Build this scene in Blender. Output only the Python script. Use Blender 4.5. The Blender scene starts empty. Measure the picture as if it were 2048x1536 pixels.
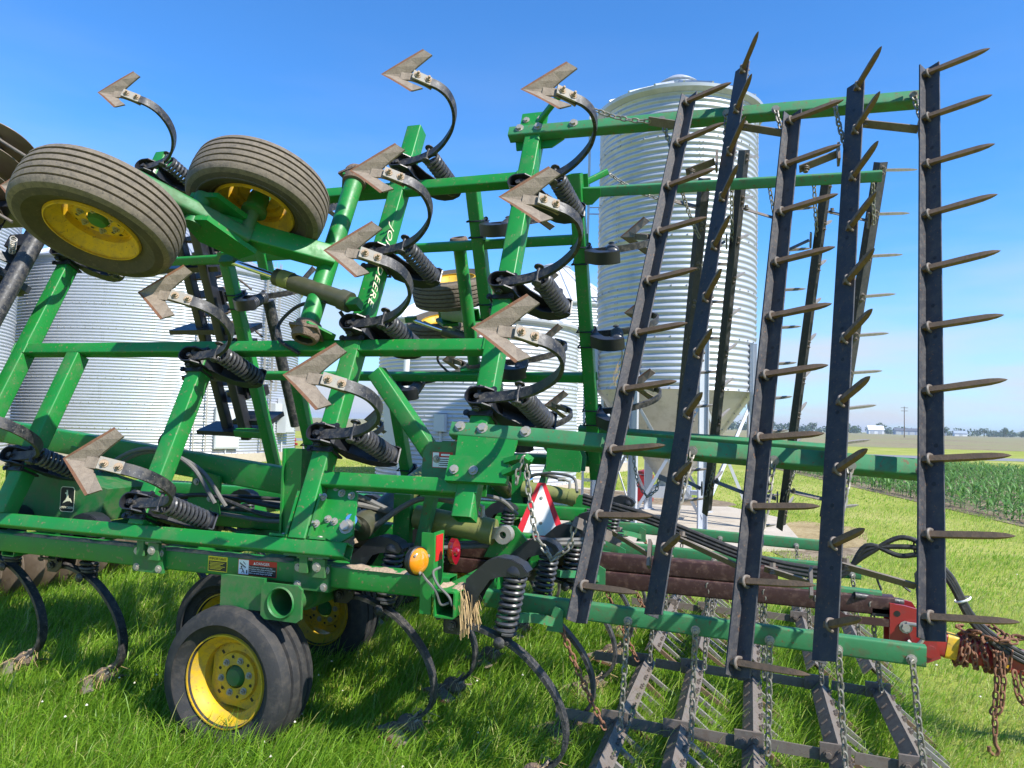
import bpy, math, random
import numpy as np
from mathutils import Vector, Matrix, noise as mnoise

R = math.radians
random.seed(7)
SC = bpy.context.scene
COL = SC.collection

# ------------------------------------------------------------------ camera, sky, sun, exposure
FPX, YAW, PIT, ROLL = 1450.0, R(18.2), R(3.05), R(1.54)
cam = bpy.data.cameras.new('camera'); camo = bpy.data.objects.new('camera', cam); COL.objects.link(camo)
cam.sensor_fit = 'HORIZONTAL'; cam.sensor_width = 36.0; cam.lens = 36.0 * FPX / 2048
cam.clip_start = 0.05; cam.clip_end = 9000
fw = Vector((-math.sin(YAW) * math.cos(PIT), math.cos(YAW) * math.cos(PIT), math.sin(PIT)))
r0 = Vector((math.cos(YAW), math.sin(YAW), 0)); u0 = r0.cross(fw)
rr = math.cos(ROLL) * r0 + math.sin(ROLL) * u0; uu = -math.sin(ROLL) * r0 + math.cos(ROLL) * u0
CAM = Vector((0, 0, 1.67))
camo.matrix_world = Matrix(((rr.x, uu.x, -fw.x, CAM.x), (rr.y, uu.y, -fw.y, CAM.y), (rr.z, uu.z, -fw.z, CAM.z), (0, 0, 0, 1)))
SC.camera = camo

SUN = Vector((0.65, -0.26, 0.71)).normalized()
SUN_EL = math.asin(SUN.z); SUN_AZ = math.atan2(SUN.x, SUN.y)
w = bpy.data.worlds.new('World'); SC.world = w; w.use_nodes = True
nt = w.node_tree; nt.nodes.clear()
out = nt.nodes.new('ShaderNodeOutputWorld'); bg = nt.nodes.new('ShaderNodeBackground')
sky = nt.nodes.new('ShaderNodeTexSky'); sky.sky_type = 'NISHITA'; sky.sun_disc = False
sky.sun_elevation = SUN_EL; sky.sun_rotation = SUN_AZ
sky.air_density = 1.0; sky.dust_density = 0.15; sky.ozone_density = 1.6; sky.altitude = 200
bg.inputs['Strength'].default_value = 0.13
# thin high cloud near the horizon
tc = nt.nodes.new('ShaderNodeTexCoord'); mp = nt.nodes.new('ShaderNodeMapping'); mp.inputs['Scale'].default_value = (1.2, 1.2, 7.0)
nz = nt.nodes.new('ShaderNodeTexNoise'); nz.inputs['Scale'].default_value = 2.2; nz.inputs['Detail'].default_value = 6
cr = nt.nodes.new('ShaderNodeValToRGB'); cr.color_ramp.elements[0].position = 0.42; cr.color_ramp.elements[1].position = 0.68
sep = nt.nodes.new('ShaderNodeSeparateXYZ'); mr = nt.nodes.new('ShaderNodeMapRange')
mr.inputs['From Min'].default_value = 0.0; mr.inputs['From Max'].default_value = 0.26; mr.inputs['To Min'].default_value = 1.0; mr.inputs['To Max'].default_value = 0.0; mr.interpolation_type = 'SMOOTHSTEP'
mul = nt.nodes.new('ShaderNodeMath'); mul.operation = 'MULTIPLY'; mul.use_clamp = True
cb_ = nt.nodes.new('ShaderNodeMath'); cb_.operation = 'MULTIPLY_ADD'; cb_.inputs[1].default_value = 0.55; cb_.inputs[2].default_value = 0.62
mx = nt.nodes.new('ShaderNodeMix'); mx.data_type = 'RGBA'; mx.inputs['B'].default_value = (3.45, 3.75, 4.20, 1)
L = nt.links.new
L(tc.outputs['Generated'], mp.inputs['Vector']); L(mp.outputs['Vector'], nz.inputs['Vector']); L(nz.outputs['Fac'], cr.inputs['Fac'])
L(tc.outputs['Generated'], sep.inputs['Vector']); L(sep.outputs['Z'], mr.inputs['Value'])
L(cr.outputs['Color'], cb_.inputs[0]); L(cb_.outputs['Value'], mul.inputs[0]); L(mr.outputs['Result'], mul.inputs[1]); mr2 = nt.nodes.new('ShaderNodeMapRange'); mr2.inputs['From Min'].default_value = 0.04; mr2.inputs['From Max'].default_value = 0.50; mr2.inputs['To Min'].default_value = 0.30; mr2.inputs['To Max'].default_value = 0.0
wsp = nt.nodes.new('ShaderNodeMath'); wsp.operation = 'MULTIPLY_ADD'; wsp.use_clamp = True
L(sep.outputs['Z'], mr2.inputs['Value']); L(cr.outputs['Color'], wsp.inputs[0]); L(mr2.outputs['Result'], wsp.inputs[1]); L(mul.outputs['Value'], wsp.inputs[2]); L(wsp.outputs['Value'], mx.inputs['Factor'])
tint = nt.nodes.new('ShaderNodeMix'); tint.data_type = 'RGBA'; tint.blend_type = 'MULTIPLY'; tint.inputs['Factor'].default_value = 1.0; tint.inputs['B'].default_value = (0.36, 0.81, 1.25, 1)
L(sky.outputs['Color'], tint.inputs['A']); L(tint.outputs['Result'], mx.inputs['A']); L(mx.outputs['Result'], bg.inputs['Color']); L(bg.outputs['Background'], out.inputs['Surface'])

sl = bpy.data.lights.new('sun', 'SUN'); slo = bpy.data.objects.new('sun', sl); COL.objects.link(slo)
sl.energy = 5.0; sl.angle = R(0.53); sl.color = (1.0, 0.955, 0.88)
slo.rotation_euler = (-SUN).to_track_quat('-Z', 'Y').to_euler(); slo.location = SUN * 60
SC.view_settings.view_transform = 'Standard'; SC.view_settings.look = 'None'
SC.view_settings.exposure = 0.72; SC.view_settings.gamma = 1.0; SC.view_settings.use_curve_mapping = False
SC.render.engine = 'CYCLES'
SC.cycles.max_bounces = 8; SC.cycles.use_denoising = True

# ------------------------------------------------------------------ materials
def mat(name, col, rough=0.5, metal=0.0, dirt=None, damt=0.35, dscale=6.0, var=0.12, bump=0.0, bscale=60.0,
        spec=0.5, speck=None, samt=0.6, sscale=90.0, coat=0.0, trans=0.0):
    """procedural: base colour with tone variation, a dirt layer, optional specks/scratches, fine relief"""
    m = bpy.data.materials.new(name); m.use_nodes = True
    t = m.node_tree; b = t.nodes['Principled BSDF']; lk = t.links.new
    g = t.nodes.new('ShaderNodeNewGeometry')
    n1 = t.nodes.new('ShaderNodeTexNoise'); n1.inputs['Scale'].default_value = dscale; n1.inputs['Detail'].default_value = 7; n1.inputs['Roughness'].default_value = 0.62
    lk(g.outputs['Position'], n1.inputs['Vector'])
    hs = t.nodes.new('ShaderNodeMix'); hs.data_type = 'RGBA'
    c = Vector(col)
    hs.inputs['A'].default_value = (*(c * (1 - var)), 1); hs.inputs['B'].default_value = (*[min(1, x * (1 + var)) for x in col], 1)
    lk(n1.outputs['Fac'], hs.inputs['Factor'])
    last = hs.outputs['Result']; rlast = None
    if dirt:
        n2 = t.nodes.new('ShaderNodeTexNoise'); n2.inputs['Scale'].default_value = dscale * 2.3; n2.inputs['Detail'].default_value = 9; n2.inputs['Roughness'].default_value = 0.7
        lk(g.outputs['Position'], n2.inputs['Vector'])
        rp = t.nodes.new('ShaderNodeMapRange'); rp.inputs['From Min'].default_value = 0.66 - damt * 0.55; rp.inputs['From Max'].default_value = 0.86 - damt * 0.35
        rp.inputs['To Max'].default_value = min(1, 0.55 + damt * 0.5)
        lk(n2.outputs['Fac'], rp.inputs['Value'])
        mm = t.nodes.new('ShaderNodeMix'); mm.data_type = 'RGBA'; mm.inputs['B'].default_value = (*dirt, 1)
        lk(rp.outputs['Result'], mm.inputs['Factor']); lk(last, mm.inputs['A']); last = mm.outputs['Result']
        ro = t.nodes.new('ShaderNodeMapRange'); ro.inputs['To Min'].default_value = rough; ro.inputs['To Max'].default_value = 0.92
        lk(rp.outputs['Result'], ro.inputs['Value']); lk(ro.outputs['Result'], b.inputs['Roughness']); rlast = 1
    if speck:
        n3 = t.nodes.new('ShaderNodeTexNoise'); n3.inputs['Scale'].default_value = sscale; n3.inputs['Detail'].default_value = 3
        lk(g.outputs['Position'], n3.inputs['Vector'])
        sp = t.nodes.new('ShaderNodeMapRange'); sp.inputs['From Min'].default_value = 0.64; sp.inputs['From Max'].default_value = 0.68; sp.inputs['To Max'].default_value = samt
        lk(n3.outputs['Fac'], sp.inputs['Value'])
        m3 = t.nodes.new('ShaderNodeMix'); m3.data_type = 'RGBA'; m3.inputs['B'].default_value = (*speck, 1)
        lk(sp.outputs['Result'], m3.inputs['Factor']); lk(last, m3.inputs['A']); last = m3.outputs['Result']
    lk(last, b.inputs['Base Color'])
    if not rlast: b.inputs['Roughness'].default_value = rough
    b.inputs['Metallic'].default_value = metal; b.inputs['Specular IOR Level'].default_value = spec
    b.inputs['Coat Weight'].default_value = coat; b.inputs['Transmission Weight'].default_value = trans
    if bump:
        nb = t.nodes.new('ShaderNodeTexNoise'); nb.inputs['Scale'].default_value = bscale; nb.inputs['Detail'].default_value = 4
        lk(g.outputs['Position'], nb.inputs['Vector'])
        bp_ = t.nodes.new('ShaderNodeBump'); bp_.inputs['Strength'].default_value = bump; bp_.inputs['Distance'].default_value = 0.01
        lk(nb.outputs['Fac'], bp_.inputs['Height']); lk(bp_.outputs['Normal'], b.inputs['Normal'])
    return m

DUST = (0.36, 0.28, 0.19); RUST = (0.22, 0.085, 0.035); SOIL = (0.16, 0.115, 0.08)
M = {}
M['green'] = mat('green_paint', (0.010, 0.195, 0.029), 0.43, dirt=(0.085, 0.150, 0.058), damt=0.30, dscale=3.5, var=0.20, speck=(0.22, 0.15, 0.08), samt=0.6, sscale=48, bump=0.03, bscale=25)
M['green_dusty'] = mat('green_paint_dusty', (0.014, 0.15, 0.032), 0.5, dirt=(0.13, 0.13, 0.07), damt=0.42, dscale=5, bump=0.05, bscale=50)
M['green_worn'] = mat('green_paint_worn', (0.035, 0.20, 0.075), 0.55, dirt=(0.12, 0.075, 0.045), damt=0.33, dscale=7, var=0.25, speck=(0.16, 0.07, 0.03), samt=0.7, sscale=40, bump=0.06)
M['black'] = mat('black_paint', (0.018, 0.019, 0.023), 0.38, dirt=(0.06, 0.055, 0.05), damt=0.22, dscale=9, bump=0.05, bscale=80)
M['spring'] = mat('spring_steel', (0.042, 0.043, 0.048), 0.34, dirt=(0.11, 0.10, 0.085), damt=0.3, dscale=14)
M['black_dusty'] = mat('black_paint_dusty', (0.017, 0.018, 0.022), 0.45, dirt=(0.13, 0.115, 0.095), damt=0.40, dscale=12, speck=(0.3, 0.28, 0.25), samt=0.5, sscale=130, bump=0.06)
M['bar'] = mat('navy_black_steel', (0.042, 0.043, 0.050), 0.5, metal=0.25, dirt=(0.11, 0.10, 0.09), damt=0.36, dscale=13, var=0.25, speck=(0.19, 0.10, 0.05), samt=0.6, sscale=75, bump=0.16, bscale=110)
M['steel'] = mat('dusty_brown_steel', (0.155, 0.130, 0.108), 0.55, dirt=(0.105, 0.068, 0.045), damt=0.35, dscale=9, speck=(0.07, 0.05, 0.04), samt=0.5, sscale=70, bump=0.10)
M['sweep'] = mat('soil_dusted_sweep_steel', (0.235, 0.190, 0.142), 0.85, dirt=(0.145, 0.112, 0.082), damt=0.48, dscale=14, speck=(0.10, 0.07, 0.055), samt=0.6, sscale=150, bump=0.25, bscale=140)
M['rust'] = mat('rusty_steel', (0.19, 0.085, 0.04), 0.8, dirt=(0.10, 0.055, 0.035), damt=0.45, dscale=30, var=0.3, bump=0.2, bscale=160)
M['tine'] = mat('rusted_tine_steel', (0.170, 0.106, 0.062), 0.58, dirt=(0.075, 0.058, 0.046), damt=0.42, dscale=16, var=0.3, bump=0.14, bscale=140)
M['tine_grey'] = mat('worn_grey_tine_steel', (0.30, 0.275, 0.25), 0.5, metal=0.35, dirt=(0.13, 0.10, 0.08), damt=0.35, dscale=20, bump=0.08)
M['plate'] = mat('dusty_plate', (0.25, 0.235, 0.205), 0.7, dirt=(0.34, 0.28, 0.20), damt=0.4, dscale=25, speck=(0.08, 0.07, 0.06), samt=0.5, sscale=160)
M['zinc'] = mat('galvanised_fittings', (0.40, 0.39, 0.36), 0.45, metal=0.55, dirt=(0.36, 0.29, 0.20), damt=0.45, dscale=25)
M['chain'] = mat('dull_zinc_chain', (0.30, 0.29, 0.25), 0.5, metal=0.5, dirt=(0.15, 0.10, 0.06), damt=0.40, dscale=18)
M['rust_chain'] = mat('rusty_chain', (0.23, 0.105, 0.055), 0.85, dirt=(0.11, 0.06, 0.04), damt=0.4, dscale=40, var=0.3, bump=0.2, bscale=200)
M['tyre'] = mat('tyre_rubber', (0.022, 0.022, 0.023), 0.75, dirt=(0.085, 0.072, 0.058), damt=0.34, dscale=7, var=0.2, bump=0.12, bscale=70)
M['tyre_dusty'] = mat('tyre_rubber_dusty', (0.165, 0.135, 0.10), 0.9, dirt=(0.055, 0.05, 0.045), damt=0.38, dscale=16, var=0.25, speck=(0.03, 0.028, 0.027), samt=0.6, sscale=110, bump=0.2, bscale=90)
M['tyre_side'] = mat('tyre_sidewall_dusty_shaded', (0.070, 0.058, 0.044), 0.85, dirt=(0.035, 0.034, 0.033), damt=0.42, dscale=6, var=0.25, speck=(0.13, 0.105, 0.08), samt=0.5, sscale=60, bump=0.15, bscale=60)  # dusty rubber; shade on the sidewalls is put into the darker colour
M['yellow'] = mat('yellow_paint', (0.62, 0.385, 0.014), 0.45, dirt=(0.27, 0.19, 0.08), damt=0.38, dscale=9, speck=(0.12, 0.07, 0.03), samt=0.6, sscale=60)
M['olive'] = mat('olive_cylinder_paint', (0.20, 0.215, 0.065), 0.45, dirt=(0.10, 0.09, 0.05), damt=0.32, dscale=7)
M['olive_dark'] = mat('oily_cylinder_paint', (0.06, 0.062, 0.035), 0.4, dirt=(0.11, 0.09, 0.06), damt=0.3, dscale=7)
M['chrome'] = mat('chrome_rod', (0.75, 0.75, 0.75), 0.12, metal=1.0)
M['maroon'] = mat('maroon_paint', (0.046, 0.018, 0.016), 0.5, dirt=(0.20, 0.12, 0.085), damt=0.28, dscale=8, var=0.2, speck=(0.20, 0.12, 0.09), samt=0.35, sscale=60)
M['red'] = mat('red_paint', (0.30, 0.018, 0.022), 0.35, dirt=(0.14, 0.05, 0.04), damt=0.26, dscale=8, coat=0.2)
M['hose'] = mat('rubber_hose', (0.022, 0.022, 0.023), 0.55, dirt=(0.10, 0.09, 0.075), damt=0.3, dscale=10)
M['hose_grey'] = mat('dusty_grey_hose', (0.12, 0.12, 0.115), 0.7, dirt=(0.2, 0.17, 0.13), damt=0.4, dscale=14)
M['amber'] = mat('amber_lens', (0.95, 0.30, 0.01), 0.15, trans=0.25, coat=0.5)
M['redlens'] = mat('red_lens', (0.25, 0.004, 0.014), 0.12, trans=0.2, coat=0.5)
M['white'] = mat('white_reflective', (0.86, 0.86, 0.84), 0.5, dirt=(0.6, 0.57, 0.5), damt=0.15)
M['signred'] = mat('sign_red', (0.72, 0.03, 0.05), 0.45)
M['decal_black'] = mat('decal_black', (0.015, 0.015, 0.015), 0.45)
M['decal_red'] = mat('decal_red', (0.55, 0.02, 0.015), 0.45)
M['decal_yellow'] = mat('decal_yellow', (0.82, 0.62, 0.03), 0.45)
M['decal_cream'] = mat('decal_cream', (0.80, 0.76, 0.52), 0.45)
M['decal_orange'] = mat('decal_orange', (0.85, 0.35, 0.02), 0.45)
M['soil'] = mat('dry_soil_crust', (0.36, 0.265, 0.18), 0.95, dirt=SOIL, damt=0.35, dscale=18, bump=0.6, bscale=70)
M['mud'] = mat('caked_mud', (0.15, 0.105, 0.075), 0.95, dirt=(0.24, 0.18, 0.12), damt=0.3, dscale=22, bump=0.7, bscale=90)
M['straw'] = mat('dry_straw', (0.42, 0.29, 0.14), 0.9, var=0.3, dscale=30)
M['galv'] = mat('galvanised_sheet', (0.46, 0.485, 0.53), 0.44, metal=0.48, dirt=(0.34, 0.36, 0.39), damt=0.35, dscale=1.1, var=0.10, speck=(0.40, 0.40, 0.40), samt=0.4, sscale=9)
M['galv_dull'] = mat('weathered_galvanised_sheet', (0.49, 0.51, 0.55), 0.5, metal=0.40, dirt=(0.47, 0.47, 0.46), damt=0.3, dscale=1.2, var=0.06)
M['galv_smooth'] = mat('galvanised_plate', (0.50, 0.49, 0.45), 0.5, metal=0.4, dirt=(0.36, 0.33, 0.27), damt=0.3, dscale=2.0)
M['roofmetal'] = mat('white_roof_sheet', (0.70, 0.70, 0.69), 0.45, metal=0.2, dirt=(0.5, 0.49, 0.46), damt=0.2, dscale=2)
M['boxgrey'] = mat('grey_enamel', (0.48, 0.50, 0.51), 0.5, var=0.05)
M['concrete'] = mat('concrete', (0.44, 0.38, 0.30), 0.9, dirt=(0.30, 0.25, 0.19), damt=0.35, dscale=1.5, bump=0.15, bscale=20)
M['asphalt'] = mat('asphalt', (0.20, 0.20, 0.20), 0.9, dirt=(0.27, 0.26, 0.24), damt=0.3, dscale=0.5)
M['disc'] = mat('worn_disc_steel', (0.17, 0.13, 0.095), 0.55, metal=0.35, dirt=(0.22, 0.17, 0.12), damt=0.45, dscale=8, bump=0.08)
M['barnwhite'] = mat('white_siding', (0.78, 0.78, 0.77), 0.7)
M['barnblue'] = mat('grey_siding', (0.28, 0.33, 0.42), 0.7)
M['barnroof'] = mat('dark_roof', (0.10, 0.11, 0.13), 0.8)
M['wood'] = mat('weathered_wood', (0.14, 0.11, 0.085), 0.9)
M['bark'] = mat('bark', (0.08, 0.06, 0.045), 0.9)

def leafmat(name, c1, c2, c3, tr=0.35, attr='tone'):
    m = bpy.data.materials.new(name); m.use_nodes = True; t = m.node_tree; lk = t.links.new
    b = t.nodes['Principled BSDF']; a = t.nodes.new('ShaderNodeAttribute'); a.attribute_name = attr
    rp = t.nodes.new('ShaderNodeValToRGB'); e = rp.color_ramp.elements
    e[0].position = 0.0; e[0].color = (*c1, 1); e[1].position = 1.0; e[1].color = (*c3, 1)
    k = e.new(0.6); k.color = (*c2, 1)
    lk(a.outputs['Fac'], rp.inputs['Fac']); lk(rp.outputs['Color'], b.inputs['Base Color'])
    b.inputs['Roughness'].default_value = 0.42; b.inputs['Specular IOR Level'].default_value = 0.35
    tl = t.nodes.new('ShaderNodeBsdfTranslucent'); lk(rp.outputs['Color'], tl.inputs['Color'])
    ms = t.nodes.new('ShaderNodeMixShader'); ms.inputs['Fac'].default_value = tr
    lk(b.outputs['BSDF'], ms.inputs[1]); lk(tl.outputs['BSDF'], ms.inputs[2]); lk(ms.outputs['Shader'], t.nodes['Material Output'].inputs['Surface'])
    return m
M['grass'] = leafmat('grass_blade', (0.115, 0.255, 0.018), (0.300, 0.500, 0.040), (0.56, 0.52, 0.21), 0.50)
M['corn'] = leafmat('corn_leaf', (0.07, 0.18, 0.035), (0.15, 0.31, 0.075), (0.28, 0.42, 0.13), 0.4)
M['treeleaf'] = leafmat('tree_foliage', (0.045, 0.085, 0.032), (0.075, 0.13, 0.045), (0.11, 0.17, 0.06), 0.25)
M['clover'] = mat('clover_flower', (0.72, 0.66, 0.56), 0.8)

def groundmat(name, stops, scale, scale2, bump=0.5):
    m = bpy.data.materials.new(name); m.use_nodes = True; t = m.node_tree; lk = t.links.new
    b = t.nodes['Principled BSDF']; g = t.nodes.new('ShaderNodeNewGeometry')
    n1 = t.nodes.new('ShaderNodeTexNoise'); n1.inputs['Scale'].default_value = scale; n1.inputs['Detail'].default_value = 8; n1.inputs['Roughness'].default_value = 0.7
    n2 = t.nodes.new('ShaderNodeTexNoise'); n2.inputs['Scale'].default_value = scale2; n2.inputs['Detail'].default_value = 5
    lk(g.outputs['Position'], n1.inputs['Vector']); lk(g.outputs['Position'], n2.inputs['Vector'])
    ad = t.nodes.new('ShaderNodeMath'); ad.operation = 'MULTIPLY_ADD'; ad.inputs[1].default_value = 0.55
    ad2 = t.nodes.new('ShaderNodeMath'); ad2.operation = 'MULTIPLY'; ad2.inputs[1].default_value = 0.45
    lk(n2.outputs['Fac'], ad2.inputs[0]); lk(n1.outputs['Fac'], ad.inputs[0]); lk(ad2.outputs[0], ad.inputs[2])
    rp = t.nodes.new('ShaderNodeValToRGB'); e = rp.color_ramp.elements
    e[0].position = stops[0][0]; e[0].color = (*stops[0][1], 1); e[1].position = stops[-1][0]; e[1].color = (*stops[-1][1], 1)
    for p, c in stops[1:-1]: k = e.new(p); k.color = (*c, 1)
    lk(ad.outputs[0], rp.inputs['Fac']); lk(rp.outputs['Color'], b.inputs['Base Color']); b.inputs['Roughness'].default_value = 0.95
    b.inputs['Specular IOR Level'].default_value = 0.1
    bp_ = t.nodes.new('ShaderNodeBump'); bp_.inputs['Strength'].default_value = bump; bp_.inputs['Distance'].default_value = 0.05
    lk(n1.outputs['Fac'], bp_.inputs['Height']); lk(bp_.outputs['Normal'], b.inputs['Normal'])
    return m
M['lawn'] = groundmat('lawn', [(0.36, (0.15, 0.20, 0.025)), (0.5, (0.28, 0.31, 0.06)), (0.62, (0.42, 0.38, 0.14))], 9.0, 0.35)
M['field'] = groundmat('stubble_field', [(0.38, (0.14, 0.12, 0.07)), (0.48, (0.27, 0.225, 0.14)), (0.56, (0.19, 0.215, 0.085)), (0.64, (0.34, 0.28, 0.18))], 0.9, 0.03, 0.3)
M['bare'] = groundmat('bare_soil', [(0.36, (0.10, 0.075, 0.05)), (0.5, (0.20, 0.155, 0.105)), (0.64, (0.34, 0.28, 0.19))], 8.0, 0.8)
M['dry'] = groundmat('dead_grass', [(0.36, (0.17, 0.13, 0.06)), (0.5, (0.33, 0.25, 0.13)), (0.64, (0.40, 0.33, 0.19))], 14.0, 1.2)

# ------------------------------------------------------------------ mesh helpers
class MB:
    def __init__(s): s.v = []; s.f = []; s.m = []; s.g = []; s.cur = 0
    def cut(s): s.cur += 1; return s
    def add(s, vs, fs, mi=0):
        o = len(s.v); s.v += [tuple(p) for p in vs]; s.f += [tuple(i + o for i in f) for f in fs]; s.m += [mi] * len(fs); s.g += [s.cur] * len(fs); return s
    def box(s, c, d, T=None, mi=0):
        x, y, z = (k / 2 for k in d); c = Vector(c)
        vs = [c + Vector(p) for p in ((-x, -y, -z), (x, -y, -z), (x, y, -z), (-x, y, -z), (-x, -y, z), (x, -y, z), (x, y, z), (-x, y, z))]
        if T: vs = [T @ p for p in vs]
        return s.add(vs, [(0, 3, 2, 1), (4, 5, 6, 7), (0, 1, 5, 4), (1, 2, 6, 5), (2, 3, 7, 6), (3, 0, 4, 7)], mi)
    def sweep(s, pts, prof, ref, cap=True, closed=False, mi=0, scales=None):
        """prof: 2D outline (a along side=dir x ref, b along ref)"""
        pts = [Vector(p) for p in pts]; ref = Vector(ref); n = len(prof); rows = []
        for i, p in enumerate(pts):
            if closed: d = pts[(i + 1) % len(pts)] - pts[i - 1]
            else: d = pts[min(i + 1, len(pts) - 1)] - pts[max(i - 1, 0)]
            d.normalize(); a = d.cross(ref)
            if a.length < 1e-5: a = d.orthogonal()
            a.normalize(); b = a.cross(d)
            k = scales[i] if scales else 1.0
            rows.append([p + a * (q[0] * k) + b * (q[1] * k) for q in prof])
        vs = [p for r in rows for p in r]; fs = []
        m = len(pts)
        for i in range(m if closed else m - 1):
            j = (i + 1) % m
            for k in range(n):
                fs.append((i * n + k, i * n + (k + 1) % n, j * n + (k + 1) % n, j * n + k))
        if cap and not closed:
            fs.append(tuple(range(n - 1, -1, -1))); fs.append(tuple((m - 1) * n + k for k in range(n)))
        return s.add(vs, fs, mi)
    def rod(s, pts, r, seg=8, closed=False, mi=0, scales=None):
        pts = [Vector(p) for p in pts]
        d = pts[1] - pts[0]; ref = Vector((0, 0, 1)) if abs(d.normalized().z) < 0.9 else Vector((1, 0, 0))
        # parallel transport for bent rods
        if len(pts) > 2:
            n = seg; rows = []; b = None
            for i, p in enumerate(pts):
                if closed: t = pts[(i + 1) % len(pts)] - pts[i - 1]
                else: t = pts[min(i + 1, len(pts) - 1)] - pts[max(i - 1, 0)]
                t.normalize()
                if b is None: b = (ref - t * ref.dot(t)).normalized()
                else:
                    b = b - t * b.dot(t)
                    b = b.normalized() if b.length > 1e-6 else t.orthogonal().normalized()
                a = t.cross(b); k = (scales[i] if scales else 1.0) * r
                rows.append([p + (a * math.cos(2 * math.pi * q / n) + b * math.sin(2 * math.pi * q / n)) * k for q in range(n)])
            vs = [p for q in rows for p in q]; fs = []; m = len(pts)
            for i in range(m if closed else m - 1):
                j = (i + 1) % m
                for k in range(n): fs.append((i * n + k, i * n + (k + 1) % n, j * n + (k + 1) % n, j * n + k))
            if not closed: fs.append(tuple(range(n - 1, -1, -1))); fs.append(tuple((m - 1) * n + k for k in range(n)))
            return s.add(vs, fs, mi)
        return s.sweep(pts, [(r * math.cos(2 * math.pi * k / seg), r * math.sin(2 * math.pi * k / seg)) for k in range(seg)], ref, True, closed, mi, scales)
    def tube(s, p0, p1, w, h, up, rad=0.010, wall=0.007, depth=0.25, mi=0):
        """hollow rectangular section with rounded corners; w along side, h along up"""
        def rp(w_, h_, r_):
            o = []
            for cx, cy, a0 in ((w_ / 2 - r_, h_ / 2 - r_, 0), (-w_ / 2 + r_, h_ / 2 - r_, 90), (-w_ / 2 + r_, -h_ / 2 + r_, 180), (w_ / 2 - r_, -h_ / 2 + r_, 270)):
                for k in range(4): a = R(a0 + 30 * k); o.append((cx + r_ * math.cos(a), cy + r_ * math.sin(a)))
            return o
        p0 = Vector(p0); p1 = Vector(p1); d = (p1 - p0).normalized(); o = rp(w, h, rad); i_ = rp(w - 2 * wall, h - 2 * wall, max(0.003, rad - wall))
        n = len(o); a = d.cross(Vector(up)).normalized(); b = a.cross(d)
        q = lambda p, pr: [p + a * x + b * y for x, y in pr]
        dd = min(depth, (p1 - p0).length * 0.45)
        rings = [q(p0 + d * dd, i_), q(p0, i_), q(p0, o), q(p1, o), q(p1, i_), q(p1 - d * dd, i_)]
        vs = [v for r_ in rings for v in r_]; fs = []
        for k in range(5):
            for j in range(n): fs.append((k * n + j, k * n + (j + 1) % n, (k + 1) * n + (j + 1) % n, (k + 1) * n + j))
        fs.append(tuple(range(n - 1, -1, -1))); fs.append(tuple(5 * n + j for j in range(n)))
        return s.add(vs, fs, mi)
    def prism(s, poly, th, T=None, mi=0, z0=None):
        n = len(poly); z0 = -th / 2 if z0 is None else z0
        vs = [Vector((x, y, z0)) for x, y in poly] + [Vector((x, y, z0 + th)) for x, y in poly]
        if T: vs = [T @ p for p in vs]
        return s.add(vs, [tuple(range(n - 1, -1, -1)), tuple(range(n, 2 * n))] + [(i, (i + 1) % n, n + (i + 1) % n, n + i) for i in range(n)], mi)
    def lathe(s, prof, seg=32, T=None, mi=0, closed=False, a0=0.0):
        n = len(prof); vs = []
        for k in range(seg):
            a = a0 + 2 * math.pi * k / seg; c, q = math.cos(a), math.sin(a)
            vs += [Vector((r * c, r * q, z)) for r, z in prof]
        if T: vs = [T @ p for p in vs]
        fs = []
        for k in range(seg):
            j = (k + 1) % seg
            for i in range(n if closed else n - 1):
                i2 = (i + 1) % n; fs.append((k * n + i, j * n + i, j * n + i2, k * n + i2))
        return s.add(vs, fs, mi)
    def hexbolt(s, p, ax, r=0.013, h=0.012, mi=0, washer=True, stud=0.0):
        s.cut(); p = Vector(p); ax = Vector(ax).normalized(); ref = ax.orthogonal()
        if washer: s.sweep([p, p + ax * 0.003], [(1.5 * r * math.cos(2 * math.pi * k / 10), 1.5 * r * math.sin(2 * math.pi * k / 10)) for k in range(10)], ref, mi=mi)
        s.sweep([p, p + ax * h], [(r * math.cos(2 * math.pi * k / 6), r * math.sin(2 * math.pi * k / 6)) for k in range(6)], ref, mi=mi)
        if stud: s.sweep([p + ax * h, p + ax * (h + stud)], [(0.5 * r * math.cos(2 * math.pi * k / 8), 0.5 * r * math.sin(2 * math.pi * k / 8)) for k in range(8)], ref, mi=mi)
        s.cut(); return s
    def pieces(s):
        """one builder for each piece between cuts"""
        out_ = []
        for g in sorted(set(s.g)):
            b = MB(); ids = {}
            for f, m_, q in zip(s.f, s.m, s.g):
                if q != g: continue
                nf = []
                for i in f:
                    if i not in ids: ids[i] = len(b.v); b.v.append(s.v[i])
                    nf.append(ids[i])
                b.f.append(tuple(nf)); b.m.append(m_); b.g.append(0)
            out_.append(b)
        return out_
    def mesh(s, name, mats, smooth=True, angle=38):
        me = bpy.data.meshes.new(name); me.from_pydata(s.v, [], s.f)
        for m_ in (mats if isinstance(mats, (list, tuple)) else [mats]): me.materials.append(M[m_] if isinstance(m_, str) else m_)
        me.polygons.foreach_set('material_index', s.m)
        if smooth:
            me.polygons.foreach_set('use_smooth', [True] * len(s.f)); me.set_sharp_from_angle(angle=R(angle))
        me.update(); return me

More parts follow.
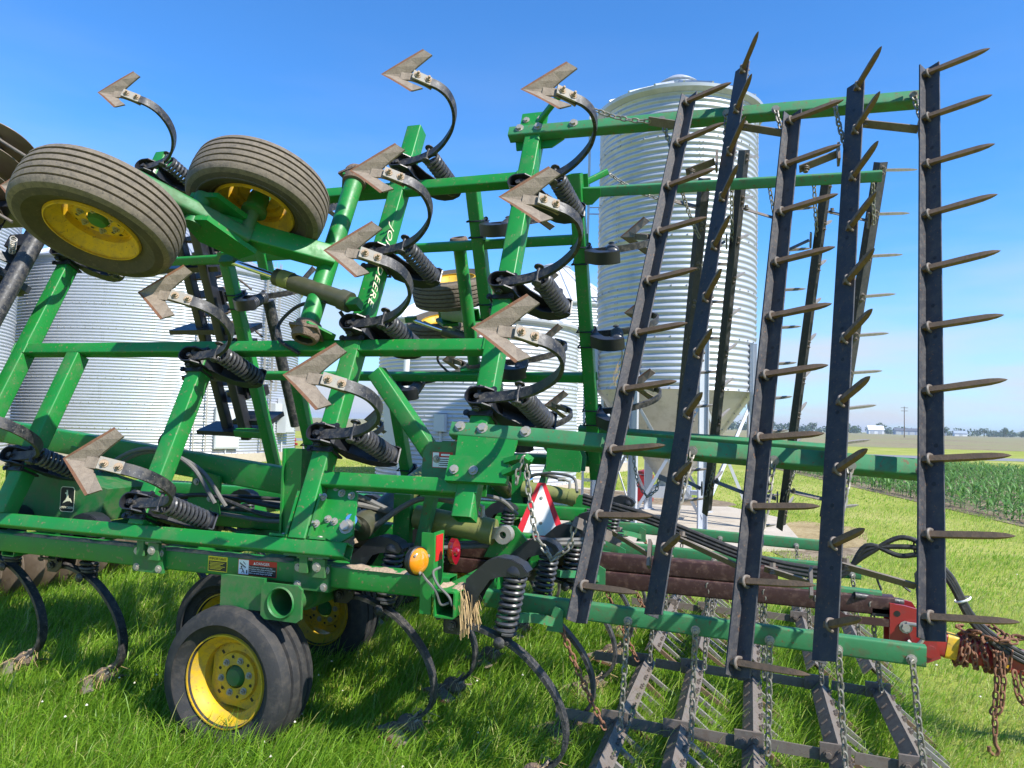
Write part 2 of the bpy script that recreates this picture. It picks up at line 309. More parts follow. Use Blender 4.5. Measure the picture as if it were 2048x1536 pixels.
def obj(name, data, parent=None, W=None, **props):
    """W: world matrix (or local one when parent_local)"""
    o = bpy.data.objects.new(name, data); COL.objects.link(o)
    if parent is not None:
        o.parent = parent; o.matrix_parent_inverse = WM[parent.name].inverted()
    W = W or Matrix.Identity(4)
    o.matrix_basis = W; WM[o.name] = W.copy()
    for k, v in props.items(): o[k] = v
    return o
WM = {}
def sub(name, data, parent):                       # a sub-part that shares its part's frame
    o = bpy.data.objects.new(name, data); COL.objects.link(o); o.parent = parent; WM[o.name] = WM[parent.name].copy(); return o
STUFFY = {'pivot_bolt', 'weld_seam', 'tine_nut', 'bolt_hole', 'lens_screw', 'crop_residue', 'insulator', 'ladder_cage', 'ladder_bracket', 'pictogram', 'link_bolt', 'bolt_heads'}
def subm(name, mb, m, parent, **k):                # sub-parts from a builder, one object for each piece
    r_ = []
    for b in ([mb] if name in STUFFY else mb.pieces()):
        o = sub(name, b.mesh(name, m, **k), parent); r_.append(o)
        if name in STUFFY: o['kind'] = 'stuff'
    return r_
def thing(name, loc, label, cat, group=None):
    o = obj(name, None, None, Matrix.Translation(loc)); o['label'] = label; o['category'] = cat
    if group: o['group'] = group
    o.empty_display_size = 0.2
    return o
def tag(o, label, cat, group=None):
    o['label'] = label; o['category'] = cat
    if group: o['group'] = group
    return o
def frame(o, a, b, c):                             # matrix from origin and three axes
    return Matrix(((a[0], b[0], c[0], o[0]), (a[1], b[1], c[1], o[1]), (a[2], b[2], c[2], o[2]), (0, 0, 0, 1)))
def spline(pts, n):
    """Catmull-Rom through points"""
    P = [Vector(p) for p in pts]; P = [2 * P[0] - P[1]] + P + [2 * P[-1] - P[-2]]; o = []
    for i in range(1, len(P) - 2):
        for k in range(n):
            t = k / n; a, b, c, d = P[i - 1], P[i], P[i + 1], P[i + 2]
            o.append(0.5 * ((2 * b) + (c - a) * t + (2 * a - 5 * b + 4 * c - d) * t * t + (3 * b - a - 3 * c + d) * t ** 3))
    o.append(P[-2]); return o
def txt(body, size, name, matn, extrude=0.0006, align='LEFT', spacing=1.0, shear=0.0):
    cu = bpy.data.curves.new(name, 'FONT'); cu.body = body; cu.size = size; cu.extrude = extrude; cu.align_x = align; cu.space_character = spacing; cu.shear = shear
    cu.resolution_u = 3
    t = bpy.data.objects.new('tmp_text', cu); COL.objects.link(t)
    dg = bpy.context.evaluated_depsgraph_get(); me = bpy.data.meshes.new_from_object(t.evaluated_get(dg)); me.name = name
    bpy.data.objects.remove(t); bpy.data.curves.remove(cu)
    me.materials.clear(); me.materials.append(M[matn]); return me
def chain_mb(pts, pitch=0.034, r=0.0052, wid=0.011, mb=None):
    """links along a polyline, alternately turned"""
    mb = mb or MB(); P = [Vector(p) for p in pts]; seg = [(P[i + 1] - P[i]).length for i in range(len(P) - 1)]; tot = sum(seg); n = max(2, int(tot / pitch))
    def at(d):
        for i, s_ in enumerate(seg):
            if d <= s_ or i == len(seg) - 1: return P[i] + (P[i + 1] - P[i]) * (d / s_), (P[i + 1] - P[i]).normalized()
            d -= s_
    for k in range(n):
        c, t = at((k + 0.5) * tot / n); ref = Vector((0.3, 1, 0.2)) if abs(t.y) < 0.85 else Vector((1, 0, 0.2))
        a = t.cross(ref).normalized(); b = t.cross(a)
        an = (0.6 if k % 2 else -0.85) + random.uniform(-0.25, 0.25); s_ = a * math.cos(an) + b * math.sin(an)
        h = pitch * 0.5; ring = []
        for q in range(5): th = R(-90 + 45 * q); ring.append(c + t * (h * 0.55 + math.cos(th) * wid) + s_ * (math.sin(th) * wid))
        for q in range(5): th = R(90 + 45 * q); ring.append(c + t * (-h * 0.55 + math.cos(th) * wid) + s_ * (math.sin(th) * wid))
        mb.rod(ring, r, 6, closed=True)
    return mb
def sag(p, q, drop, n=8):
    p = Vector(p); q = Vector(q); return [p + (q - p) * (i / n) - Vector((0, 0, drop * 4 * (i / n) * (1 - i / n))) for i in range(n + 1)]

# ------------------------------------------------------------------ the setting
def sheet(name, poly, z, m, kind='structure', th=None):
    mb = MB()
    if th: mb.prism(poly, th, z0=z - th)
    else: mb.add([(x, y, z) for x, y in poly], [tuple(range(len(poly)))])
    o = obj(name, mb.mesh(name, m, smooth=False)); o['kind'] = kind; return o
G = MB(); RR = 4500.0
for i in range(48): a = 2 * math.pi * i / 48; G.v.append((RR * math.cos(a), RR * math.sin(a), 0.0))
G.f.append(tuple(range(48))); G.m.append(0); G.g.append(0)
go = obj('ground', G.mesh('ground', 'lawn', smooth=False)); go['kind'] = 'structure'
RD = Vector((49, 13, 0)).normalized(); RN = Vector((-RD.y, RD.x, 0)); RP = Vector((-31, 46.5, 0))
def along(d, n): p = RP + RD * d + RN * n; return (p.x, p.y)
sheet('road', [along(-400, -2.8), along(500, -2.8), along(500, 3.4), along(-400, 3.4)], 0.006, 'asphalt')
sheet('stubble_field', [along(-1500, 31), along(2500, 31), along(2500, 1600), along(-1500, 1600)], 0.008, 'field')
# concrete pad, bare soil and dead grass around it
sheet('concrete_pad', [(-9.5, 14.6), (-4.6, 12.6), (-1.75, 9.35), (0.75, 10.95), (0.55, 14.2), (-1.6, 17.4), (-9.5, 20)], 0.075, 'concrete', th=0.16)
def blob(name, cx, cy, rx, ry, z, m, seed):
    random.seed(seed); n = 28
    pts = []
    for k in range(n):
        a = 2 * math.pi * k / n; f = 1 + 0.22 * mnoise.noise(Vector((math.cos(a) * 1.5 + seed, math.sin(a) * 1.5, 0.3))) + random.uniform(-.05, .05)
        pts.append((cx + rx * f * math.cos(a), cy + ry * f * math.sin(a)))
    return sheet(name, pts, z, m)
blob('bare_soil', 0.85, 11.9, 0.75, 2.2, 0.010, 'bare', 3)
blob('dead_grass', 1.15, 12.9, 0.7, 1.5, 0.014, 'dry', 5)
blob('gravel_strip', -3.4, 16.2, 3.2, 1.4, 0.082, 'bare', 9)
CE0 = Vector((5.08, 16.62, 0)); CD = Vector((-3.16, 14.47, 0)).normalized(); CN = Vector((CD.y, -CD.x, 0))
def cornp(d, n): p = CE0 + CD * d + CN * n; return (p.x, p.y)
sheet('corn_ground', [cornp(-8, -0.45), cornp(28, -0.45), cornp(24, 16), cornp(-8, 16)], 0.012, 'bare')

# ------------------------------------------------------------------ grain bins
def ring_mesh(rad, name, m, waves=8, segs=112, h=0.8128):
    pr = []; n = waves * 6
    for i in range(n + 1): z = h * i / n; pr.append((rad + 0.0150 * math.cos(2 * math.pi * z / (h / waves)), z))
    return MB().lathe(pr, segs).mesh(name, m, angle=60)
def grain_bin(name, label, c, rad, z0, tiers, roof_h, m='galv', segs=112, base=True, group='round corrugated grain bins', spans=28, a_off=0.0):
    t = thing(name, (c[0], c[1], 0), label, 'grain bin', group); T = Matrix.Translation((c[0], c[1], 0))
    rm = ring_mesh(rad, name + '_ring', m, segs=segs); H = 0.8128
    for k in range(tiers):
        ro = obj('wall_ring', rm, t, T @ Matrix.Translation((0, 0, z0 + k * H)) @ Matrix.Rotation(0.0, 4, 'Z'))
    bl = MB()
    for k in range(tiers + 1):
        for j in range(int(2 * math.pi * rad / 0.24)):
            a = j * 0.24 / rad; p = Vector(((rad + 0.012) * math.cos(a), (rad + 0.012) * math.sin(a), z0 + k * H + 0.02))
            bl.box((0, 0, 0), (0.022, 0.02, 0.02), Matrix.Translation(p) @ Matrix.Rotation(a, 4, 'Z'))
    for k in range(tiers):                                          # vertical sheet laps with bolts
        ns = max(3, int(2 * math.pi * rad / 2.85))
        for j in range(ns):
            a = 2 * math.pi * (j + 0.5 * (k % 2)) / ns + a_off
            for q in range(8):
                for da in (-0.03, 0.03):
                    a2 = a + da / rad; p = Vector(((rad + 0.014) * math.cos(a2), (rad + 0.014) * math.sin(a2), z0 + k * H + 0.1016 * q))
                    bl.box((0, 0, 0), (0.016, 0.016, 0.016), Matrix.Translation(p) @ Matrix.Rotation(a2, 4, 'Z'))
    obj('bolt_heads', bl.mesh(name + '_bolts', 'zinc', smooth=False), t, T)['kind'] = 'stuff'
    zt = z0 + tiers * H; ro_ = rad + 0.10; cap = rad * 0.14 + 0.12
    pm = MB(); da = 2 * math.pi / spans
    q = [(ro_ * math.cos(-da / 2), ro_ * math.sin(-da / 2), zt - 0.02), (ro_ * math.cos(da / 2), ro_ * math.sin(da / 2), zt - 0.02),
         (cap * math.cos(da / 2), cap * math.sin(da / 2), zt + roof_h), (cap * math.cos(-da / 2), cap * math.sin(-da / 2), zt + roof_h)]
    q2 = [(x, y, z + 0.004) for x, y, z in q]
    pm.add([Vector(p) - Vector((0, 0, 0.004)) for p in q] + [Vector(p) for p in q2], [(3, 2, 1, 0), (4, 5, 6, 7), (0, 1, 5, 4), (1, 2, 6, 5), (2, 3, 7, 6), (3, 0, 4, 7)])
    pm.sweep([Vector(q2[0]), Vector(q2[3])], [(-0.025, 0), (0.025, 0), (0.012, 0.05), (-0.012, 0.05)], (0, 0, 1))
    pmm = pm.mesh(name + '_panel', 'roofmetal' if m == 'galv_dull' else m, smooth=False)
    for k in range(spans): obj('roof_panel', pmm, t, T @ Matrix.Rotation(k * da, 4, 'Z'))
    cp = MB().lathe([(0.001, zt + roof_h + 0.26), (cap * 0.6, zt + roof_h + 0.22), (cap * 1.1, zt + roof_h + 0.12), (cap * 1.12, zt + roof_h + 0.04), (cap, zt + roof_h - 0.06)], 24)
    cp.lathe([(cap * 1.14, zt + roof_h + 0.07), (cap * 1.20, zt + roof_h + 0.09), (cap * 1.14, zt + roof_h + 0.11)], 24)
    obj('roof_cap', cp.mesh(name + '_cap', m), t, T)
    ev = MB().lathe([(rad + 0.02, zt - 0.10), (rad + 0.11, zt - 0.05), (rad + 0.12, zt + 0.0), (rad + 0.02, zt + 0.02)], segs)
    obj('eave', ev.mesh(name + '_eave', m), t, T)
    if base: obj('foundation', MB().lathe([(0.01, z0), (rad + 0.16, z0), (rad + 0.16, 0.0)], segs).mesh(name + '_base', 'concrete'), t, T)
    return t, T
def ladder(t, T, rad, ang, z0, z1, cage=True, m='zinc', off=0.16):
    a = ang; e = Vector((math.cos(a), math.sin(a), 0)); s_ = Vector((-e.y, e.x, 0)); mb = MB()
    for k in (-1, 1): mb.box((0, 0, 0), (0.03, 0.045, z1 - z0), Matrix.Translation(e * (rad + off) + s_ * (0.2 * k) + Vector((0, 0, (z0 + z1) / 2))) @ Matrix.Rotation(a, 4, 'Z'))
    o = obj('ladder', mb.mesh('ladder', m), t, T)
    rg = MB().rod([e * (rad + off) - s_ * 0.2, e * (rad + off) + s_ * 0.2], 0.013, 6).mesh('rung', m)
    z = z0 + 0.15
    while z < z1:
        r_ = bpy.data.objects.new('rung', rg); COL.objects.link(r_); r_.parent = o; r_.location = (0, 0, z); z += 0.3048
    mb2 = MB()
    z = z0 + 0.6
    while z < z1: mb2.rod([e * rad + s_ * 0.2 + Vector((0, 0, z)), e * (rad + off) + s_ * 0.2 + Vector((0, 0, z))], 0.012, 5); mb2.rod([e * rad - s_ * 0.2 + Vector((0, 0, z)), e * (rad + off) - s_ * 0.2 + Vector((0, 0, z))], 0.012, 5); z += 1.6
    obj('ladder_bracket', mb2.mesh('ladder_bracket', m), t, T)['kind'] = 'stuff'
    if cage:
        c = MB(); z = z0 + 2.2
        def hp(zz): return [e * (rad + off + 0.36 * math.sin(math.pi * k / 8)) + s_ * (0.32 * math.cos(math.pi * k / 8)) + Vector((0, 0, zz)) for k in range(9)]
        while z < z1 + 0.5: c.rod(hp(z), 0.014, 5); z += 0.75
        for k in range(1, 8): c.rod([e * (rad + off + 0.36 * math.sin(math.pi * k / 8)) + s_ * (0.32 * math.cos(math.pi * k / 8)) + Vector((0, 0, zz)) for zz in (z0 + 2.2, z1 + 0.4)], 0.011, 5)
        obj('ladder_cage', c.mesh('ladder_cage', m), t, T)['kind'] = 'stuff'
def elbox(t, T, rad, ang, z, w, h, d, m='boxgrey', name='control_box'):
    e = Vector((math.cos(ang), math.sin(ang), 0)); mb = MB().box((0, 0, 0), (d, w, h), Matrix.Translation(e * (rad + d / 2 + 0.02) + Vector((0, 0, z))) @ Matrix.Rotation(ang, 4, 'Z'))
    o = obj(name, mb.mesh(name, m, smooth=False), t, T)
    l = MB().box((0, 0, 0), (0.02, w * 0.94, h * 0.95), Matrix.Translation(e * (rad + d + 0.03) + Vector((0, 0, z))) @ Matrix.Rotation(ang, 4, 'Z')); subm('box_door', l, m, o, smooth=False)
    mb = MB().rod([e * (rad + 0.06) + Vector((0, 0, 0.1)), e * (rad + 0.06) + Vector((0, 0, z))], 0.025, 6); obj('conduit', mb.mesh('conduit', m), t, T)

# wide bin on the left
BL = (-22.2, 22.91); t, T = grain_bin('grain_bin', 'wide corrugated grain bin with caged ladder behind the raised wing wheels', BL, 5.2, 0.32, 8, 2.2, 'galv', segs=128, spans=36)
fa = math.atan2(-BL[1], -BL[0])
ladder(t, T, 5.2, fa + 0.72, 0.4, 6.9)
ladder(t, T, 5.2, fa + 0.24, 0.4, 5.6, cage=False)
elbox(t, T, 5.2, fa + 0.95, 1.7, 0.7, 1.3, 0.35); elbox(t, T, 5.2, fa + 0.84, 1.9, 0.45, 0.5, 0.2)
elbox(t, T, 5.2, fa + 0.42, 1.2, 0.9, 1.4, 0.12)
# stepped sheet laps and stiffeners
# neighbour further left
grain_bin('grain_bin', 'corrugated grain bin cut off by the left edge, beside the wide bin', (-24.4, 13.5), 4.0, 0.3, 9, 2.0, 'galv_dull', segs=96)
# lower bin in the middle
BM = (-7.11, 18.69); t, T = grain_bin('grain_bin', 'low corrugated bin with pale conical roof behind the red triangle sign', BM, 2.72, 0.14, 5, 1.35, 'galv_dull', segs=96, spans=24)
fa = math.atan2(-BM[1], -BM[0])
elbox(t, T, 2.72, fa - 0.32, 1.62, 0.28, 0.42, 0.16)
dr = MB().box((0, 0, 0), (0.07, 0.9, 1.6), Matrix.Translation(Vector((math.cos(fa - 0.85), math.sin(fa - 0.85), 0)) * 2.74 + Vector((0, 0, 1.35))) @ Matrix.Rotation(fa - 0.85, 4, 'Z'))
d_ = obj('door', dr.mesh('bin_door', 'boxgrey', smooth=False), t, T)
hd = MB(); e = Vector((math.cos(fa - 0.85), math.sin(fa - 0.85), 0)); s_ = Vector((-e.y, e.x, 0))
hd.rod([e * 2.83 + s_ * 0.2 + Vector((0, 0, 1.75)), e * 2.83 + s_ * 0.65 + Vector((0, 0, 1.75))], 0.02, 6); subm('door_handle', hd, 'zinc', d_)
# downpipe in front of it
mb = MB().rod([(-7.95, 15.75, 0.06), (-7.85, 15.75, 3.4)], 0.075, 14)
tag(obj('downpipe', mb.mesh('downpipe', 'roofmetal')), 'white vertical pipe standing in front of the low middle bin', 'pipe')
# bin behind
t, T = grain_bin('grain_bin', 'taller bin with ribbed silver roof showing behind the low middle bin', (-7.3, 27.3), 2.9, 0.3, 7, 1.7, 'galv_dull', segs=80, spans=20)

# tall hopper bin on legs
BT = (-1.27, 12.96); RT = 1.36; ZT0 = 2.27
t, T = grain_bin('hopper_bin', 'tall narrow corrugated hopper bin on steel legs', BT, RT, ZT0, 6, 0.54, 'galv', segs=112, base=False, spans=20, group='corrugated steel bins on the concrete pad', a_off=0.9)
co = MB().lathe([(RT + 0.01, ZT0 + 0.02), (RT - 0.02, ZT0 - 0.01), (0.24, ZT0 - 1.52), (0.24, ZT0 - 1.62)], 48)
obj('hopper_cone', co.mesh('hopper_cone', 'galv_smooth', angle=30), t, T)
cb = MB()
for j in range(12):
    a = 2 * math.pi * j / 12 + 0.15
    for k in range(11):
        f = (k + 0.5) / 11; r_ = RT * (1 - f) + 0.24 * f; z = ZT0 - 0.02 - 1.48 * f
        cb.box((0, 0, 0), (0.02, 0.02, 0.02), Matrix.Translation((r_ * math.cos(a), r_ * math.sin(a), z)))
obj('bolt_heads', cb.mesh('cone_bolts', 'zinc', smooth=False), t, T)['kind'] = 'stuff'
gt = MB().box((0, 0, ZT0 - 1.72), (0.62, 0.55, 0.2)); gt.box((0.45, 0, ZT0 - 1.72), (0.3, 0.3, 0.06)); obj('slide_gate', gt.mesh('slide_gate', 'galv_dull'), t, T)
fa = math.atan2(-BT[1], -BT[0]); NL = 8
lg = MB().sweep([(0, 0, 0.0), (0, 0, 3.0)], [(-0.075, -0.03), (-0.075, 0.03), (-0.066, 0.03), (-0.066, -0.021), (0.066, -0.021), (0.066, 0.03), (0.075, 0.03), (0.075, -0.03)], (1, 0, 0))
lg.box((0, 0, 0.01), (0.2, 0.2, 0.02)); lgm = lg.mesh('leg', 'galv_dull', smooth=False)
for k in range(NL):
    a = fa + 2 * math.pi * (k + 0.42) / NL; e = Vector((math.cos(a), math.sin(a), 0))
    obj('leg', lgm, t, T @ Matrix.Translation(e * (RT + 0.05) + Vector((0, 0, 0.076))) @ Matrix.Rotation(a, 4, 'Z'))
    a2 = fa + 2 * math.pi * (k + 1.42) / NL; e2 = Vector((math.cos(a2), math.sin(a2), 0)); br = MB()
    br.sweep([e * (RT + 0.02) + Vector((0, 0, 0.25)), e2 * (RT + 0.02) + Vector((0, 0, 2.1))], [(-0.025, -0.003), (0.025, -0.003), (0.025, 0.003), (-0.025, 0.003)], e)
    obj('brace', br.mesh('brace', 'galv_dull', smooth=False), t, T); br = MB()
    br.sweep([e * (RT + 0.03) + Vector((0, 0, 2.1)), e2 * (RT + 0.03) + Vector((0, 0, 0.25))], [(-0.025, -0.003), (0.025, -0.003), (0.025, 0.003), (-0.025, 0.003)], e)
    obj('brace', br.mesh('brace', 'galv_dull', smooth=False), t, T)
ladder(t, T, RT, fa - 1.42, 0.1, 7.3, cage=False, off=0.2, m='galv_dull')
mb = MB().box((-2.1, 15.6, 0.37), (0.34, 0.28, 0.55)); mb.lathe([(0.16, 0.66), (0.16, 0.72), (0.02, 0.76)], 12, Matrix.Translation((-2.1, 15.6, 0)))
tag(obj('fuel_pump', mb.mesh('fuel_pump', 'red')), 'small red box standing behind the hopper bin legs', 'pump')

# hydrant and post beyond the wide bin
mb = MB().rod([(-19.6, 29.0, 0), (-19.5, 29.0, 1.75)], 0.07, 10); tag(obj('post', mb.mesh('post', 'galv_dull')), 'thin grey post right of the wide grain bin', 'post')
mb = MB().lathe([(0.16, 0), (0.16, 0.05), (0.11, 0.06), (0.11, 0.55), (0.15, 0.58), (0.12, 0.68), (0.02, 0.74)], 14, Matrix.Translation((-19.9, 28.6, 0))); mb.rod([(-20.12, 28.6, 0.42), (-19.68, 28.6, 0.42)], 0.06, 8)
tag(obj('hydrant', mb.mesh('hydrant', 'red')), 'red hydrant beside the thin grey post', 'hydrant')

# ------------------------------------------------------------------ far buildings, poles, trees
def hall(name, label, x, y, w_, d_, h, rh, wall, roof, doors=2):
    t = thing(name, (x, y, 0), label, 'building', 'distant farm buildings'); T = Matrix.Translation((x, y, 0))
    mb = MB().prism([(-d_ / 2, 0), (d_ / 2, 0), (d_ / 2, h), (0, h + rh), (-d_ / 2, h)], w_, Matrix(((0, 0, 1, 0), (1, 0, 0, 0), (0, 1, 0, 0), (0, 0, 0, 1))))
    obj('wall', mb.mesh('wall', wall, smooth=False), t, T)
    rf = MB()
    for s_ in (-1, 1): rf.add([(-w_ / 2 - .5, s_ * (d_ / 2 + .5), h - 0.1), (w_ / 2 + .5, s_ * (d_ / 2 + .5), h - 0.1), (w_ / 2 + .5, 0, h + rh + .15), (-w_ / 2 - .5, 0, h + rh + .15)], [(0, 1, 2, 3) if s_ < 0 else (3, 2, 1, 0)])
    obj('roof', rf.mesh('roof', roof, smooth=False), t, T)
    for k in range(doors): obj('door', MB().box((-w_ / 2 + w_ * (k + 0.5) / doors, -d_ / 2 - 0.08, min(h, 4) * 0.42), (min(5, w_ / 4), 0.12, min(h, 4) * 0.84)).mesh('door', 'boxgrey', smooth=False), t, T)
    return t
hall('barn', 'white farm hall with pale gabled roof on the horizon', 130, 875, 15, 16, 4.5, 4.5, 'barnwhite', 'barnwhite')
hall('shed', 'long low blue grey shed right of the white hall', 163, 884, 26, 14, 4.5, 2.5, 'barnblue', 'barnroof', 4)
hall('shed', 'flat grey shed behind the utility pole', 198, 928, 22, 12, 4.0, 2.0, 'barnblue', 'barnroof', 3)
hall('farmhouse', 'small pale house among the trees at far right', 217, 901, 12, 9, 3.2, 2.6, 'barnwhite', 'barnblue', 1)
def pole(x, y, h, label):
    mb = MB().rod([(x, y, 0), (x, y, h)], 0.20, 8, scales=[1, 0.6]); t = tag(obj('utility_pole', mb.mesh('utility_pole', 'wood')), label, 'utility pole', 'distant utility poles')
    for z, l in ((h - 0.5, 2.4), (h - 1.7, 2.4)): obj('crossarm', MB().box((x, y - 0.15, z), (l * 1.0, 0.14, 0.16)).mesh('crossarm', 'wood', smooth=False), t)
    ins = MB()
    for k in (-1.1, -0.4, 0.4, 1.1): ins.rod([(x + k, y - 0.15, h - 0.45), (x + k, y - 0.15, h - 0.15)], 0.06, 6)
    obj('insulator', ins.mesh('insulator', 'boxgrey'), t)['kind'] = 'stuff'
pole(57.0, 314.9, 12, 'utility pole with two crossarms standing in the brown field')
pole(3.0, 420, 11, 'faint utility pole left of the far harrow bars')

def crown(mb_v, mb_f, tone, c, rx, rz, n, size, rng):
    for k in range(n):
        d = rng.normal(size=3); d /= np.linalg.norm(d); f = rng.uniform(0.55, 1.0) ** 0.6
        lump = 1 + 0.28 * math.sin(3 * d[0] + c[0]) * math.cos(4 * d[2] + c[1])
        p = np.array([c[0] + d[0] * rx * f * lump, c[1] + d[1] * rx * f * lump, c[2] + d[2] * rz * f * lump])
        u = rng.normal(size=3); u /= np.linalg.norm(u); v = np.cross(u, rng.normal(size=3)); v /= np.linalg.norm(v)
        s_ = size * rng.uniform(0.6, 1.3); o = len(mb_v)
        mb_v += [p + u * s_ - v * s_ * .6, p + u * s_ * .3 + v * s_, p - u * s_ + v * s_ * .3, p - u * s_ * .4 - v * s_]; mb_f.append((o, o + 1, o + 2, o + 3)); tone.append(rng.uniform(0, 1))
def leafmesh(name, v, f, tone, m):
    me = bpy.data.meshes.new(name); me.from_pydata([tuple(p) for p in v], [], f); me.materials.append(M[m])
    at = me.attributes.new('tone', 'FLOAT', 'FACE'); at.data.foreach_set('value', tone); return me
rng = np.random.default_rng(4)
def tree(x, y, h, label):
    t = thing('tree', (x, y, 0), label, 'tree', 'trees along the horizon')
    T = Matrix.Translation((x, y, 0)); mb = MB().rod([(0, 0, 0), (0.1, 0, h * 0.45), (0.2, 0.1, h * 0.8)], h * 0.03, 7, scales=[1, .7, .3])
    for k in range(3): a = k * 2.1; mb.rod([(0.1, 0, h * 0.35), (h * .2 * math.cos(a), h * .2 * math.sin(a), h * .65)], h * 0.012, 5)
    obj('trunk', mb.mesh('trunk', 'bark'), t, T)
    v, f, tn = [], [], []
    for k in range(5): crown(v, f, tn, (rng.uniform(-.22, .22) * h, rng.uniform(-.2, .2) * h, h * rng.uniform(0.45, 0.78)), h * .26, h * .22, 70, h * 0.045, rng)
    obj('crown', leafmesh('crown', v, f, tn, 'treeleaf'), t, T)
for x, y, h, lb in ((36, 470, 10, 'round tree left of the white hall'), (60, 520, 12, 'tree close to the left side of the white hall'), (84, 540, 12.5, 'tree rising behind the white hall roof'),
                    (108, 480, 10, 'tree behind the utility pole in the field'), (133, 500, 9, 'tree right beside the small pale house'), (150, 520, 10, 'rightmost round tree on the horizon')):
    tree(x * 1.7, y * 1.7, h * 1.05, lb)
v, f, tn = [], [], []
for k in range(300):
    x = rng.uniform(-520, 620); y = 1000 + rng.uniform(-60, 260) - x * 0.1
    h = rng.uniform(7, 13) * (1.15 if x < 60 else 0.85)
    for q in range(3): crown(v, f, tn, (x + rng.uniform(-4, 4), y, h * rng.uniform(.22, .62)), h * .5, h * .38, 40, h * 0.09, rng)
tl_ = obj('tree_line', leafmesh('tree_line', v, f, tn, 'treeleaf')); tl_['kind'] = 'stuff'; tl_['label'] = 'distant belt of trees along the horizon'; tl_['category'] = 'trees'

# ------------------------------------------------------------------ the folded field cultivator
# machine axes: +x rear, +y away from the photographer, z up.  wing axes: s = x, t = up the folded wing, n = out of its working side
TH = R(24.0); YM = 4.825                                             # lean of the folded wings, middle of the machine
ROOT = thing('field_cultivator', (-2.0, YM, 0), 'large green field cultivator with both wings folded up, sweeps and harrow tines showing', 'field cultivator')
MN = frame((0, 3.1, 1.0), (1, 0, 0), (0, math.sin(TH), math.cos(TH)), (0, -math.cos(TH), math.sin(TH)))
MF = frame((0, 2 * YM - 3.1, 1.0), (1, 0, 0), (0, -math.sin(TH), math.cos(TH)), (0, math.cos(TH), math.sin(TH)))
WINGS = (MN, MF)
def wp(name, mb, m, both=True, **k):
    r_ = [[], []]
    for b in ([mb] if name in STUFFY else mb.pieces()):
        me = b.mesh(name, m, **k)
        for i, W in enumerate(WINGS): r_[i].append(obj(name, me, ROOT, W))
    for q in r_:
        if name in STUFFY: q[0]['kind'] = 'stuff'
    return [r_[0][0], r_[1][0]]
def cp(name, mb, m, **k):                                            # centre-section part in world axes
    if not isinstance(mb, MB): return obj(name, mb, ROOT)
    r_ = [obj(name, b.mesh(name, m, **k), ROOT) for b in ([mb] if name in STUFFY else mb.pieces())]
    if name in STUFFY: r_[0]['kind'] = 'stuff'
    return r_[0]

# --- wing frames
def vtube(s, t0, t1, w=0.102): wp('frame_tube', MB().tube((s, t0, -w / 2), (s, t1, -w / 2), w, w, (0, 0, 1)), 'green')
def htube(t, s0, s1, w=0.076, n=-0.045, m='green'): wp('frame_tube', MB().tube((s0, t, n), (s1, t, n), w, w, (0, 0, 1)), m)
vtube(-2.14, 0.078, 2.875); vtube(-1.29, 0.245, 2.86); vtube(-3.16, 0.078, 1.15); vtube(-4.19, 0.078, 1.15); vtube(-4.68, 0.078, 2.42); vtube(-4.26, 2.15, 2.90)
htube(0.040, -5.7, -1.855); htube(0.398, -2.088, -1.342); htube(1.19, -4.628, -1.342); htube(2.357, -5.4, -1.342)
# weld seams where tubes meet
ws = MB()
for s, t in ((-2.14, 1.19), (-2.14, 2.357), (-1.29, 1.19), (-1.29, 2.357), (-1.29, 0.398), (-4.68, 1.19), (-4.68, 2.357)):
    for q in (-1, 1): ws.rod([(s + q * 0.052, t - 0.036, -0.006), (s + q * 0.052, t + 0.036, -0.006)], 0.007, 6)
for s in (-3.16, -4.19, -2.14):
    ws.rod([(s - 0.048, 0.079, -0.006), (s + 0.048, 0.079, -0.006)], 0.0045, 6); 
wp('weld_seam', ws, 'green')
# gussets and bolted angle brackets at the foot of the rear upright
gm = MB()
for q in (-1, 1):
    T = frame((-2.14 + q * 0.066, 0.0, -0.05), (q, 0, 0), (0, 1, 0), (0, 0, 1)); gm.cut()
    gm.box((0.0, 0.20, 0), (0.012, 0.24, 0.09), T); gm.box((0.045, 0.085, 0), (0.10, 0.012, 0.09), T)
g_ = wp('hinge_bracket', gm, 'green')
gb = MB()
for q in (-1, 1): gb.hexbolt((-2.14 + q * 0.105, 0.092, -0.05), (0, 1, 0), 0.014, 0.013)
gb.hexbolt((-2.06, 0.30, -0.02), (0, 0, 1), 0.014, 0.013, stud=0.02); gb.hexbolt((-2.06, 0.16, -0.02), (0, 0, 1), 0.014, 0.013, stud=0.02)
for o in g_: subm('bolt', gb, 'zinc', o)
# plate that carries the fold cylinder pin
pl = MB().prism([(-2.08, 0.10), (-1.94, 0.08), (-1.87, 0.13), (-1.90, 0.34), (-1.96, 0.40), (-2.08, 0.42)], 0.016, Matrix.Translation((0, 0, -0.075)))
o2 = wp('hinge_plate', pl, 'green')
pb = MB().hexbolt((-1.915, 0.17, -0.067), (0, 0, 1), 0.026, 0.022); pb.rod([(-1.915, 0.17, -0.12), (-1.915, 0.17, -0.05)], 0.02, 12)
for a, b in ((-2.03, 0.37), (-1.99, 0.34), (-1.93, 0.33), (-2.03, 0.2), (-1.99, 0.19)): pb.hexbolt((a, b, -0.067), (0, 0, 1), 0.014, 0.013, stud=0.012)
for o in o2: subm('bolt', pb, 'zinc', o)

